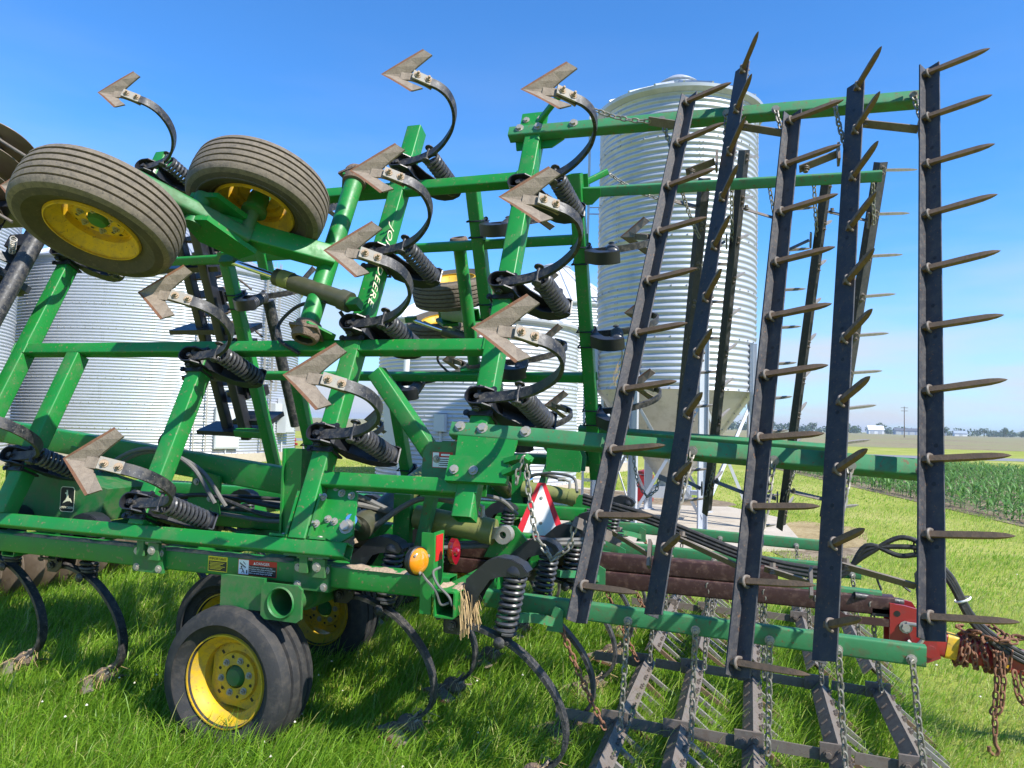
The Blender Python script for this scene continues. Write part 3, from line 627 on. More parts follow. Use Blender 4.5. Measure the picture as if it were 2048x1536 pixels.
# --- rockshaft, wheel arm, walking beam, wheels
rk = MB().rod([(-2.38, 1.20, 0.10), (-2.38, 2.37, 0.10)], 0.057, 24)
ro2 = wp('rockshaft', rk, 'green')
bf = MB(); pe = MB()
for t in (1.215, 2.355):
    q = -1 if t < 2 else 1; FT = frame((-2.38, t, 0.10), (1, 0, 0), (0, 0, -q), (0, q, 0)); bf.cut(); pe.cut()
    bf.prism([(0.082 * math.cos(a) * (1.38 if k % 2 == 0 else 1.0), 0.082 * math.sin(a) * (1.38 if k % 2 == 0 else 1.0)) for k, a in enumerate([math.pi / 4 * j for j in range(8)])], 0.016, FT @ Matrix.Rotation(0.5, 4, 'Z'))
    bf.lathe([(0.058, -0.055), (0.074, -0.05), (0.080, -0.01), (0.078, 0.035), (0.070, 0.050), (0.052, 0.052), (0.050, 0.0)], 24, FT)
    pe.lathe([(0.049, 0.045), (0.047, -0.03), (0.001, -0.031)], 24, FT)
for o in ro2: subm('bearing_flange', bf, 'mud', o, angle=30); subm('pipe_mouth', pe, 'decal_black', o)
hg = MB()
for t in (1.205, 2.36): hg.cut().prism([(-2.47, -0.03), (-2.28, -0.03), (-2.24, 0.02), (-2.33, 0.17), (-2.43, 0.17), (-2.50, 0.05)], 0.014, frame((0, t + (0.03 if t < 2 else -0.03), 0), (1, 0, 0), (0, 0, 1), (0, -1, 0)))
wp('rockshaft_hanger', hg, 'green')
ar = MB().tube((-2.33, 1.70, 0.13), (-2.80, 1.62, 0.56), 0.105, 0.12, (0, 1, 0))
ar.prism([(-2.62, 0.42), (-2.76, 0.38), (-2.90, 0.55), (-2.88, 0.74), (-2.72, 0.72)], 0.03, frame((0, 1.545, 0), (1, 0, 0), (0, 0, 1), (0, -1, 0)))
ar.prism([(-2.62, 0.42), (-2.76, 0.38), (-2.90, 0.55), (-2.88, 0.74), (-2.72, 0.72)], 0.03, frame((0, 1.70, 0), (1, 0, 0), (0, 0, 1), (0, -1, 0)))
wp('wheel_arm', ar, 'green')
BA, BB = Vector((-2.66, 1.60, 0.47)), Vector((-3.05, 1.60, 1.05))
wb = MB().tube(BA, BB, 0.10, 0.085, (0, 1, 0), rad=0.02)
wb.rod([(-2.83, 1.52, 0.70), (-2.83, 1.72, 0.70)], 0.045, 16)
wbo = wp('walking_beam', wb, 'green_dusty')

def wheel_meshes(rad=0.385, hw=0.135, rim=0.205, tyre='tyre', ribs=4, side='tyre'):
    pr = [(rim + 0.004, -hw * 0.66), (rim + 0.03, -hw * 0.78), (rim + 0.036, -hw * 0.84), (rim + 0.042, -hw * 0.82), (rim + 0.08, -hw * 0.99), (rad - 0.088, -hw * 1.06), (rad - 0.084, -hw * 1.09), (rad - 0.078, -hw * 1.09), (rad - 0.074, -hw * 1.05), (rad - 0.045, -hw * 1.0), (rad - 0.020, -hw * 0.90)]
    n = ribs * 2 + 1; half = hw * 0.84
    for k in range(n):
        z = -half + 2 * half * (k + 0.5) / n; cr_ = 0.012 * (z / half) ** 2; w_ = half / n
        if k % 2: pr += [(rad - cr_, z - w_ * 0.62), (rad - 0.016 - cr_, z - w_ * 0.40), (rad - 0.016 - cr_, z + w_ * 0.40), (rad - cr_, z + w_ * 0.62)]
        else: pr += [(rad - cr_ + 0.0008, z)]
    pr += [(r_, -z) for r_, z in [(rad - 0.020, -hw * 0.90), (rad - 0.045, -hw * 1.0), (rad - 0.085, -hw * 1.06), (rim + 0.08, -hw * 0.99), (rim + 0.03, -hw * 0.78), (rim + 0.004, -hw * 0.66)]]
    ty = MB().lathe(pr, 72)
    rp = [(rim + 0.014, -hw * 0.80), (rim + 0.020, -hw * 0.70), (rim + 0.004, -hw * 0.62), (rim - 0.010, -hw * 0.45), (rim - 0.036, -hw * 0.30), (rim - 0.036, hw * 0.30), (rim - 0.010, hw * 0.45), (rim + 0.004, hw * 0.62), (rim + 0.020, hw * 0.70), (rim + 0.014, hw * 0.80)]
    rp2 = [(r_ - 0.006, z) for r_, z in rp]
    rm = MB().lathe(rp + rp2[::-1], 64, closed=True)
    # wheel disc: lobed plate that meets the barrel in four places
    seg = 64; zz = hw * 0.12; vs = []; fs = []
    for z in (zz, zz + 0.010):
        for k in range(seg):
            a = 2 * math.pi * k / seg; r_ = (rim - 0.045) + 0.016 * (1 if math.cos(4 * a) > 0.1 else math.cos(4 * a) * 0.9 - 0.09)
            vs += [(0.058 * math.cos(a), 0.058 * math.sin(a), z + 0.0), (0.118 * math.cos(a), 0.118 * math.sin(a), z), (0.124 * math.cos(a), 0.124 * math.sin(a), z - 0.018), (r_ * math.cos(a), r_ * math.sin(a), z - 0.020)]
    def ix(l, k, j): return (l * seg + k % seg) * 4 + j
    for k in range(seg):
        for j in range(3):
            fs.append((ix(1, k, j), ix(1, k, j + 1), ix(1, k + 1, j + 1), ix(1, k + 1, j))); fs.append((ix(0, k + 1, j), ix(0, k + 1, j + 1), ix(0, k, j + 1), ix(0, k, j)))
        fs.append((ix(0, k, 0), ix(0, k + 1, 0), ix(1, k + 1, 0), ix(1, k, 0))); fs.append((ix(1, k, 3), ix(1, k + 1, 3), ix(0, k + 1, 3), ix(0, k, 3)))
    dk = MB().add(vs, fs)
    for k in range(6):
        a = 2 * math.pi * (k + 0.5) / 6; c_ = Vector((0.099 * math.cos(a), 0.099 * math.sin(a), zz + 0.0102))
        dk.sweep([c_, c_ + Vector((0, 0, 0.0012))], [(0.0085 * math.cos(2 * math.pi * q / 10), 0.0085 * math.sin(2 * math.pi * q / 10)) for q in range(10)], (1, 0, 0), mi=1)
    for k in range(4):
        a = 2 * math.pi * k / 4; dk.box((0.142 * math.cos(a), 0.142 * math.sin(a), zz - 0.0085), (0.020, 0.014, 0.002), mi=1)
    lugs = MB()
    for k in range(6): a = 2 * math.pi * k / 6; lugs.hexbolt((0.085 * math.cos(a), 0.085 * math.sin(a), zz + 0.010), (0, 0, 1), 0.0125, 0.014, stud=0.008)
    hub = MB().lathe([(0.001, zz + 0.030), (0.040, zz + 0.028), (0.050, zz + 0.012), (0.057, zz - 0.02), (0.057, -hw * 0.6), (0.07, -hw * 0.62), (0.07, -hw * 0.8), (0.03, -hw * 0.85), (0.03, -hw * 1.25)], 28)
    tym = ty.mesh('tyre', [tyre, side], angle=24)
    tym.polygons.foreach_set('material_index', [0 if math.hypot(p.center.x, p.center.y) > rad - 0.034 else 1 for p in tym.polygons])
    return tym, rm.mesh('rim', 'yellow', angle=30), dk.mesh('wheel_disc', ['yellow', 'decal_black'], angle=30), [b.mesh('lug_nut', 'zinc') for b in lugs.pieces()], hub.mesh('hub', 'green_dusty', angle=30)
WHM = wheel_meshes(); WHD = (wheel_meshes(tyre='tyre_dusty', hw=0.125, side='tyre_side', ribs=5)[0],) + WHM[1:]
def wheel(W, ms=WHM):
    o = obj('wheel', None, ROOT, W)
    for nm, me in zip(('tyre', 'rim', 'wheel_disc', 'lug_nut', 'hub'), ms):
        for q in (me if isinstance(me, list) else [me]): sub(nm, q, o)
    return o
for W in WINGS:
    # wheel z axis = its outer face
    wheel(W @ frame((BB.x, 1.335, BB.z - 0.03), (1, 0, 0), (0, 0, 1), (0, -1, 0)) , WHD)
    wheel(W @ frame((BA.x, 1.865, BA.z + 0.03), (1, 0, 0), (0, 0, -1), (0, 1, 0)), WHD)
sp = MB().rod([(BB.x, 1.60, BB.z - 0.03), (BB.x, 1.38, BB.z - 0.03)], 0.034, 14).cut(); sp.rod([(BA.x, 1.60, BA.z + 0.03), (BA.x, 1.82, BA.z + 0.03)], 0.034, 14)
for o in wbo: subm('spindle', sp, 'green_dusty', o)
# depth cylinder of the wing
hc = MB().rod([(-2.66, 1.56, 0.16), (-2.22, 1.43, 0.10)], 0.052, 20); hc.rod([(-2.22, 1.43, 0.10), (-2.16, 1.41, 0.09)], 0.06, 20)
hco = wp('hydraulic_cylinder', hc, 'olive_dark')
hr = MB().rod([(-2.66, 1.56, 0.16), (-2.98, 1.655, 0.205)], 0.019, 14)
hcl = MB().box((-3.0, 1.66, 0.21), (0.10, 0.05, 0.05)).cut(); hcl.box((-2.13, 1.40, 0.09), (0.07, 0.05, 0.07))
hb = MB().rod([(-2.62, 1.55, 0.158), (-2.55, 1.53, 0.15)], 0.0535, 20)
for o in hco: subm('piston_rod', hr, 'chrome', o); subm('clevis', hcl, 'green_dusty', o); subm('painted_band', hb, 'olive', o)
hh = MB().rod(spline([(-2.30, 1.40, 0.12), (-2.55, 1.45, 0.02), (-2.68, 1.36, -0.02), (-2.62, 1.22, 0.02), (-2.46, 1.13, 0.0)], 6), 0.011, 8); hh.cut()
hh.rod(spline([(-2.24, 1.38, 0.05), (-2.19, 1.30, -0.06), (-2.22, 1.15, -0.13), (-2.24, 0.9, -0.14), (-2.22, 0.45, -0.14)], 6), 0.011, 8)
wp('hydraulic_hose', hh, 'hose')

# --- spring-cushioned shanks with sweeps (frame: x = s, y = t, z = n, origin at the pivot's foot on the tube face)
PROF = [(0.0, 0.045), (0.10, 0.058), (0.20, 0.085), (0.30, 0.133), (0.39, 0.205), (0.474, 0.305), (0.520, 0.415), (0.524, 0.515), (0.492, 0.582), (0.440, 0.625), (0.385, 0.668)]
cl = spline([(a, 0, b) for a, b in PROF], 5)
sk = MB().sweep(cl, [(-0.009, -0.027), (0.009, -0.027), (0.009, 0.027), (-0.009, 0.027)], (0, 1, 0))
SHANK = sk.mesh('shank', 'black_dusty', angle=30)
def sweep_mesh():
    mb = MB(); th = 0.009
    # one blade half: leading edge outline, trailing edge, tip; n falls from trailing to leading edge
    lead = [(0.192, 0.0, 0.712), (0.262, 0.052, 0.713), (0.335, 0.108, 0.712), (0.408, 0.165, 0.708)]
    bev = [(0.204, 0.0, 0.706), (0.271, 0.045, 0.706), (0.344, 0.100, 0.704), (0.416, 0.156, 0.702)]
    trail = [(0.325, 0.0, 0.662), (0.336, 0.026, 0.664), (0.384, 0.068, 0.674), (0.449, 0.117, 0.686)]
    tip = (0.462, 0.128, 0.687)
    for s_ in (1, -1):
        L_ = [Vector((a, b * s_, c)) for a, b, c in lead]; Bv = [Vector((a, b * s_, c)) for a, b, c in bev]; Tr = [Vector((a, b * s_, c)) for a, b, c in trail]
        for up in (1, -1):
            off = Vector((0.002, 0, th / 2 * up)); o = off
            vs = [p + o for p in Bv] + [p + o for p in Tr] + [Vector((tip[0], tip[1] * s_, tip[2])) + o]
            fs = [(i, i + 1, 4 + i + 1, 4 + i) for i in range(3)] + [(3, 8, 7)]
            if (s_ * up) < 0: fs = [f_[::-1] for f_ in fs]
            mb.add(vs, fs, 0)
            vs = [p for p in L_] + [p + o for p in Bv]; fs = [(i, i + 1, 5 + i, 4 + i) for i in range(3)] + []
            if (s_ * up) < 0: fs = [f_[::-1] for f_ in fs]
            mb.add(vs, fs, 1)
        o1 = Vector((0.002, 0, th / 2)); o2 = Vector((0.002, 0, -th / 2)); ch = Tr + [Vector((tip[0], tip[1] * s_, tip[2]))] + [Bv[3]]
        chain_ = Tr[0:4] + [Vector((tip[0], tip[1] * s_, tip[2])), Bv[3]]
        for i in range(len(chain_) - 1):
            q = [chain_[i] + o1, chain_[i + 1] + o1, chain_[i + 1] + o2, chain_[i] + o2]; mb.add(q, [(0, 1, 2, 3) if s_ > 0 else (3, 2, 1, 0)], 0)
    # curved stem up to the shank, widest where it leaves the blade
    st_ = spline([(0.300, 0, 0.682), (0.330, 0, 0.672), (0.355, 0, 0.668), (0.385, 0, 0.652), (0.425, 0, 0.620), (0.452, 0, 0.590)], 4)
    wd = [1.5 - 0.6 * min(1, i / 7) for i in range(len(st_))]
    for i in range(len(st_) - 1): pass
    mb.sweep(st_, [(-0.005, -0.026), (0.005, -0.026), (0.005, 0.026), (-0.005, 0.026)], (0, 1, 0), scales=None)
    return mb.mesh('sweep', ['sweep', 'rust'], smooth=False)
SWEEP = sweep_mesh()
bl = MB(); nrm = Vector((0.62, 0, 0.78))
pt = MB().box((0.0, 0, 0), (0.105, 0.058, 0.010), frame((0.417, 0, 0.653), (0.78, 0, -0.62), (0, 1, 0), nrm))
WEARP = pt.mesh('clamp_plate', 'plate')
for a, b in ((0.444, 0.632), (0.396, 0.670)): bl.hexbolt(Vector((a, 0, b)) + nrm * 0.006, nrm, 0.013, 0.012, stud=0.016)
SBOLT = [b.mesh('bolt', 'soil') for b in bl.pieces()]
A_, B_ = Vector((0.236, 0, 0.060)), Vector((0.282, 0, -0.205)); ax = (B_ - A_).normalized(); e1 = Vector((0, 1, 0)); e2 = ax.cross(e1)
def coil(A, ax_, e1_, e2_, ln, turns, r_, wire, flat=True):
    pts = []; n = int(turns * 16)
    for k in range(n + 1):
        f_ = k / n; a = 2 * math.pi * turns * f_
        g = min(1, max(0, (f_ - 0.5 / turns) / (1 - 1.0 / turns)))
        pts.append(A + ax_ * (ln * g) + (e1_ * math.cos(a) + e2_ * math.sin(a)) * r_)
    return MB().rod(pts, wire, 7)
SPRING = coil(A_, ax, e1, e2, (B_ - A_).length, 10.5, 0.046, 0.0095).mesh('coil_spring', 'spring')
# bracket: two cheeks and a floor around the spring, open to the shank side
OUT = [(-0.012, 0.004), (-0.012, 0.086), (0.04, 0.086), (0.078, 0.05), (0.090, -0.02), (0.125, -0.100), (0.175, -0.172), (0.225, -0.190), (0.330, -0.195), (0.343, -0.215), (0.320, -0.245), (0.270, -0.268), (0.210, -0.272), (0.160, -0.255), (0.060, -0.165), (0.0535, -0.10), (0.0535, 0.004)]
FLOOR = [(-0.012, 0.007), (0.045, 0.007), (0.057, -0.01), (0.058, -0.10), (0.063, -0.163), (0.160, -0.252), (0.210, -0.270), (0.270, -0.266), (0.320, -0.244), (0.343, -0.215)]
bk = MB()
for s_ in (-1, 1): bk.prism(OUT, 0.007, frame((0, s_ * 0.045, 0), (1, 0, 0), (0, 0, 1), (0, -1, 0)))
bk.sweep([(a, 0, b) for a, b in FLOOR], [(-0.004, -0.043), (0.004, -0.043), (0.004, 0.043), (-0.004, 0.043)], (0, 1, 0))
arc = [(-0.012 - 0.045 * math.sin(math.pi * k / 10), 0.045 * math.cos(math.pi * k / 10)) for k in range(11)]
bk.sweep([(a, b, 0.045) for a, b in arc], [(-0.0035, -0.041), (0.0035, -0.041), (0.0035, 0.041), (-0.0035, 0.041)], (0, 0, 1))
bk.prism(arc, 0.006, Matrix.Translation((0, 0, 0.007)))
bk.lathe([(0.001, 0.052), (0.030, 0.048), (0.050, 0.034), (0.058, 0.012), (0.058, 0.0), (0.050, -0.006), (0.02, -0.004), (0.001, 0.0)], 20, frame(B_, e1, e2, ax))
bk.rod([(0.282, 0, -0.20), (0.240, 0, 0.05)], 0.012, 10)
BRACK = bk.mesh('spring_bracket', 'black', angle=34)
pv = MB().rod([(0.0, -0.062, 0.045), (0.0, 0.062, 0.045)], 0.012, 12)
for s_ in (-1, 1): pv.hexbolt((0.0, s_ * 0.056, 0.045), (0, s_, 0), 0.016, 0.012)
pv.rod([(0.0, 0.0, 0.03), (0.0, 0, 0.075)], 0.014, 10)
for k in range(2): c0 = (0.03 + 0.0 * k, (-1) ** k * 0.03, 0.056); pv.hexbolt((-0.018, (-1) ** k * 0.0, 0.06), (0, 0, 1), 0.014, 0.012)
sn = MB()
for s_ in (-1, 1):
    sn.lathe([(0.001, 0.016), (0.014, 0.014), (0.026, 0.006), (0.027, 0.0), (0.011, -0.002), (0.010, -0.03)], 16, frame((0.226, s_ * 0.050, 0.100), (1, 0, 0), (0, 0, s_), (0, s_, 0)))
sn.rod([(0.226, -0.05, 0.10), (0.226, 0.05, 0.10)], 0.010, 8)
SPIN = sn.mesh('spring_pin', 'black_dusty')
PIVOT = pv.mesh('pivot_bolt', 'black_dusty')
UCL = []
for s_ in (-1, 1):
    ub = MB(); ub.rod([(-0.062, s_ * 0.066, 0.012), (-0.062, s_ * 0.066, -0.112), (0.062, s_ * 0.066, -0.112), (0.062, s_ * 0.066, 0.012)], 0.008, 6)
    for q in (-1, 1): ub.hexbolt((q * 0.062, s_ * 0.066, 0.012), (0, 0, 1), 0.012, 0.011)
    ub.box((0, s_ * 0.066, 0.007), (0.15, 0.024, 0.009)); UCL.append(ub.mesh('tube_clamp', 'black'))
# soil and trash packed on a sweep that has stood in the ground
random.seed(11)
sc_ = MB()
for k in range(46):
    f_ = random.random(); a = 0.30 + 0.16 * f_; b = 0.69 - 0.10 * f_ + random.uniform(-.02, .02); d = Vector((random.uniform(-1, 1), random.uniform(-1, 1), random.uniform(-.2, 1))).normalized()
    p = Vector((a, random.uniform(-.03, .03), b)); sc_.rod([p, p + d * random.uniform(.03, .075), p + d * random.uniform(.06, .13) + Vector((0, 0, 0.03))], 0.0016, 3)
TRASH = sc_.mesh('crop_residue', 'straw')
so = MB()
def clod(mb, c, r_, seed, seg=7):
    rows = []
    for i in range(seg + 1):
        for j in range(seg * 2):
            th, ph = math.pi * i / seg, math.pi * j / seg
            d = Vector((math.sin(th) * math.cos(ph), math.sin(th) * math.sin(ph), math.cos(th)))
            rows.append(Vector(c) + Vector((d.x * r_[0], d.y * r_[1], d.z * r_[2])) * (1 + 0.35 * mnoise.noise(d * 2.2 + Vector((seed, 0, 0)))))
    n = seg * 2; mb.add(rows, [(i * n + j, i * n + (j + 1) % n, (i + 1) * n + (j + 1) % n, (i + 1) * n + j) for i in range(seg) for j in range(n)])
clod(so, (0.40, 0, 0.66), (0.07, 0.045, 0.045), 1.0); clod(so, (0.33, 0.02, 0.69), (0.06, 0.06, 0.03), 4.0)
CLOD = so.mesh('packed_soil', 'mud', angle=20)
SWEEPG = bpy.data.meshes.new_from_object(bpy.data.objects.new('tmp', SWEEP)) if False else SWEEP
def shank(W, clamp=True, dirty=False, seed=0):
    o = obj('shank', SHANK, ROOT, W)
    for nm, me in (('sweep', SWEEP), ('bolt', SBOLT[0]), ('bolt', SBOLT[1]), ('clamp_plate', WEARP), ('coil_spring', SPRING), ('spring_bracket', BRACK), ('spring_pin', SPIN), ('pivot_bolt', PIVOT)): sub(nm, me, o)
    o.children[-1]['kind'] = 'stuff'
    if clamp:
        for q in UCL: sub('tube_clamp', q, o)
    if dirty: sub('packed_soil', CLOD, o); sub('crop_residue', TRASH, o)
    return o
for s, t in ((-2.14, 2.493), (-2.14, 1.795), (-2.14, 1.292), (-2.14, 0.616), (-1.295, 2.236), (-1.295, 1.544), (-1.295, 0.843), (-3.17, 1.088), (-3.17, 0.178), (-4.27, 2.70), (-4.20, 0.407), (-4.68, 1.95)):
    for W in WINGS: shank(W @ Matrix.Translation((s, t, 0)))

# --- harrow arms and bars of the wings
ha = MB().tube((-1.445, 2.716, -0.02), (0.845, 2.675, -0.03), 0.076, 0.074, (0, 0, 1)); hao = wp('harrow_arm', ha, 'green_worn')
ha2 = MB().tube((-1.425, 0.690, -0.02), (0.67, 0.583, -0.03), 0.076, 0.074, (0, 0, 1)); hao2 = wp('harrow_arm', ha2, 'green_worn')
hbm = MB()
for t in (2.716, 0.690):
    for s_ in (-1.375, -1.255, -1.03): hbm.hexbolt((s_, t - (s_ + 1.445) * (0.018 if t > 2 else 0.051) + 0.012, 0.016), (0, 0, 1), 0.019, 0.017)
hbm.hexbolt((-1.34, 2.79, 0.016), (0, 0, 1), 0.015, 0.013); hbm.hexbolt((-1.25, 2.79, 0.016), (0, 0, 1), 0.015, 0.013)
for o in hao: subm('bolt', hbm, 'zinc', o)
bp2 = MB().box((-1.29, 2.785, 0.008), (0.17, 0.13, 0.014)); bp2.prism([(-1.40, 2.62), (-1.17, 2.62), (-1.10, 2.68), (-1.10, 2.74), (-1.43, 2.76)], 0.012, Matrix.Translation((0, 0, -0.062)))
bp2.tube((-1.29, 2.76, -0.02), (-1.08, 2.84, 0.16), 0.03, 0.05, (0, 1, 0)); wp('arm_bracket', bp2, 'green')
bp3 = MB().prism([(-1.37, 0.53), (-1.08, 0.53), (-1.06, 0.66), (-1.38, 0.68)], 0.012, Matrix.Translation((0, 0, 0.0065)))
bp3.box((-1.235, 0.47, 0.020), (0.31, 0.13, 0.036))
for q in (0, 1): bp3.sweep(spline([(-1.10, 0.455 + 0.06 * q, 0.03), (-1.04, 0.475 + 0.05 * q, 0.05), (-0.98, 0.50 + 0.02 * q, 0.08), (-0.965, 0.515, 0.10)], 4), [(-0.012, -0.02), (0.012, -0.02), (0.012, 0.02), (-0.012, 0.02)], (0, 0, 1))
b3 = wp('arm_bracket', bp3, 'green')
b3b = MB().hexbolt((-1.35, 0.46, 0.044), (0, 0, 1), 0.016, 0.014); b3b.hexbolt((-1.25, 0.46, 0.044), (0, 0, 1), 0.016, 0.014)
for o in b3: subm('bolt', b3b, 'zinc', o)

def tine_mesh(ln, stub, w, name, m):
    """square tine along local x, long taper to a flattened point"""
    mb = MB(); st = [(-stub, 1.0), (0.0, 1.0), (ln * 0.55, 1.02), (ln * 0.78, 0.92), (ln * 0.90, 0.66), (ln * 0.97, 0.32), (ln, 0.06)]
    mb.sweep([(a, 0, 0) for a, k in st], [(-w, -w), (w, -w), (w, w), (-w, w)], (0, 0, 1), scales=[k for a, k in st]); return mb.mesh(name, m, angle=25)
TINE = tine_mesh(0.270, 0.03, 0.0112, 'tine', 'tine'); TINEB = tine_mesh(0.240, 0.03, 0.0112, 'tine', 'tine'); TINEG = tine_mesh(0.30, 0.03, 0.0100, 'tine', 'tine_grey')
um = MB().rod(spline([(0.0, -0.020, -0.045), (0.0, -0.020, -0.004), (0.0, -0.014, 0.012), (0.0, 0.0, 0.018), (0.0, 0.014, 0.012), (0.0, 0.020, -0.004), (0.0, 0.020, -0.045)], 3), 0.0065, 7)
for q in (-1, 1): um.hexbolt((0, q * 0.020, -0.020), (0, 0, -1), 0.0115, 0.011)
UB = um.mesh('u_bolt', 'steel')
def angle_bar(length, f1, f2, w1, w2, th=0.007, m='bar', holes=None):
    """L section along local y; flanges leave the corner along directions f1, f2 (degrees in x-z)"""
    d1 = Vector((math.cos(R(f1)), math.sin(R(f1)))); d2 = Vector((math.cos(R(f2)), math.sin(R(f2))))
    pr = [Vector((0, 0)), d1 * w1, d1 * w1 + d2 * th, (d1 + d2) * th, d2 * w2 + d1 * th, d2 * w2]
    mb = MB(); n = 6; vs = [Vector((p.x, y, p.y)) for y in (0, length) for p in pr]
    fs = [(i, (i + 1) % n, n + (i + 1) % n, n + i) for i in range(n)] + [tuple(range(n - 1, -1, -1)), tuple(range(n, 2 * n))]
    if (d1.x * d2.y - d1.y * d2.x) > 0: fs = [f_[::-1] for f_ in fs]
    mb.add(vs, fs)
    # bolt heads and dark holes along the first flange
    nn = Vector((-d1.y, d1.x))
    return mb, d1, nn
def bar(W, length, kind, nt_, off, tm, flip=1, m='bar', part='harrow_bar'):
    """kind A: flange opening both ways, tines low; kind B: turned the other way, tines steep"""
    f1, f2, w1, w2, phi = (42, 132, 0.076, 0.054, 27) if kind == 'A' else (42, -48, 0.102, 0.07, 71)
    mb, d1, nn = angle_bar(length, f1, f2, w1, w2, m=m)
    o = obj(part, mb.mesh('harrow_bar', m, smooth=False), ROOT, W)
    hs = MB()
    for k in range(int(length / 0.22)):
        y = 0.09 + k * 0.22 + 0.03 * (k % 3); p = d1 * (w1 * (0.5 + 0.12 * (k % 2))); q = Vector((p.x, y, p.y)) + Vector((nn.x, 0, nn.y)) * (0.0075 if kind == 'A' else 0.0005)
        hs.sweep([q, q + Vector((nn.x, 0, nn.y)) * 0.0006], [(0.009 * math.cos(2 * math.pi * j / 10), 0.009 * math.sin(2 * math.pi * j / 10)) for j in range(10)], (0, 1, 0))
    subm('bolt_hole', hs, 'decal_black', o, smooth=False)
    for k in range(nt_):
        y = off + k * 0.305
        if kind == 'A':
            base = d1 * 0.030 + nn * 0.020; a = R(phi)
        else:
            base = d1 * 0.080 + nn * 0.016; a = R(phi)
        X = Vector((math.cos(a), random.uniform(-.03, .03), math.sin(a))).normalized(); Y = Vector((0, 1, 0)); Z = X.cross(Y).normalized(); Y = Z.cross(X)
        Tm = frame((base.x, y, base.y), X, Y, Z)
        ti = bpy.data.objects.new('tine', tm); COL.objects.link(ti); ti.parent = o; ti.matrix_basis = Tm
        Zu = Vector((nn.x, 0, nn.y)); Xu = Vector((0, 1, 0)).cross(Zu)
        ui = bpy.data.objects.new('u_bolt', UB); COL.objects.link(ui); ui.parent = o; ui.matrix_basis = frame((base.x, y, base.y), Xu, (0, 1, 0), Zu)
    return o
def wingbar(top, bot, kind, tm, W):
    """top/bot: (s,t) of the bar ends on the wing; the bars lean in the wing plane"""
    a = Vector((bot[0], bot[1], 0)); b = Vector((top[0], top[1], 0)); Y = (b - a).normalized(); X = Vector((Y.y, -Y.x, 0)); Z = Vector((0, 0, 1))
    Lw = (b - a).length
    return bar(W @ frame((a.x, a.y, 0.085), X, Y, Z), Lw, kind, 10, Lw - 9 * 0.305 - 0.055, tm)
BARS = (((-0.350, 2.74), (-0.665, -0.19), 'A', TINE), ((-0.095, 2.92), (-0.395, -0.125), 'B', TINEB), ((0.190, 2.52), (-0.045, -0.32), 'A', TINE),
        ((0.475, 2.69), (0.225, -0.225), 'B', TINEB), ((0.850, 2.755), (0.605, -0.115), 'A', TINE))
for W, g in ((MN, 0), (MF, 1)):
    for top, bot, k, tm in BARS: wingbar(top, bot, k, tm if g == 0 else TINEG, W)
# links between the bars, near the top and near the foot
def at_bar(i, t):
    (a, b), (c, d) = BARS[i][0], BARS[i][1]; f_ = (t - d) / (b - d); return c + (a - c) * f_
for t0, t1, i in ((2.50, 2.42, 1), (2.44, 2.36, 3), (2.20, 2.26, 0), (2.16, 2.24, 2), (0.20, 0.12, 0), (0.20, 0.10, 1), (0.10, 0.06, 2), (0.14, 0.08, 3)):
    p = Vector((at_bar(i, t0) + 0.07, t0, 0.075)); q = Vector((at_bar(i + 1, t1) - 0.03, t1, 0.075))
    lk_ = MB().sweep([p, p + (q - p) * 0.25, q], [(-0.003, -0.022), (0.003, -0.022), (0.003, 0.022), (-0.003, 0.022)], (0, 0.25, 1)); lo = wp('harrow_link', lk_, 'steel')
    lb_ = MB().hexbolt(p + Vector((0.03, 0.004, 0.0)), (0, 1, 0.2), 0.013, 0.02); lb_.hexbolt(p + Vector((0.03, -0.004, 0.0)), (0, -1, -0.2), 0.013, 0.016)
    lb_.box(q + Vector((0.01, 0, 0.0)), (0.012, 0.11, 0.06))
    for o in lo: subm('link_bolt', lb_, 'steel', o)
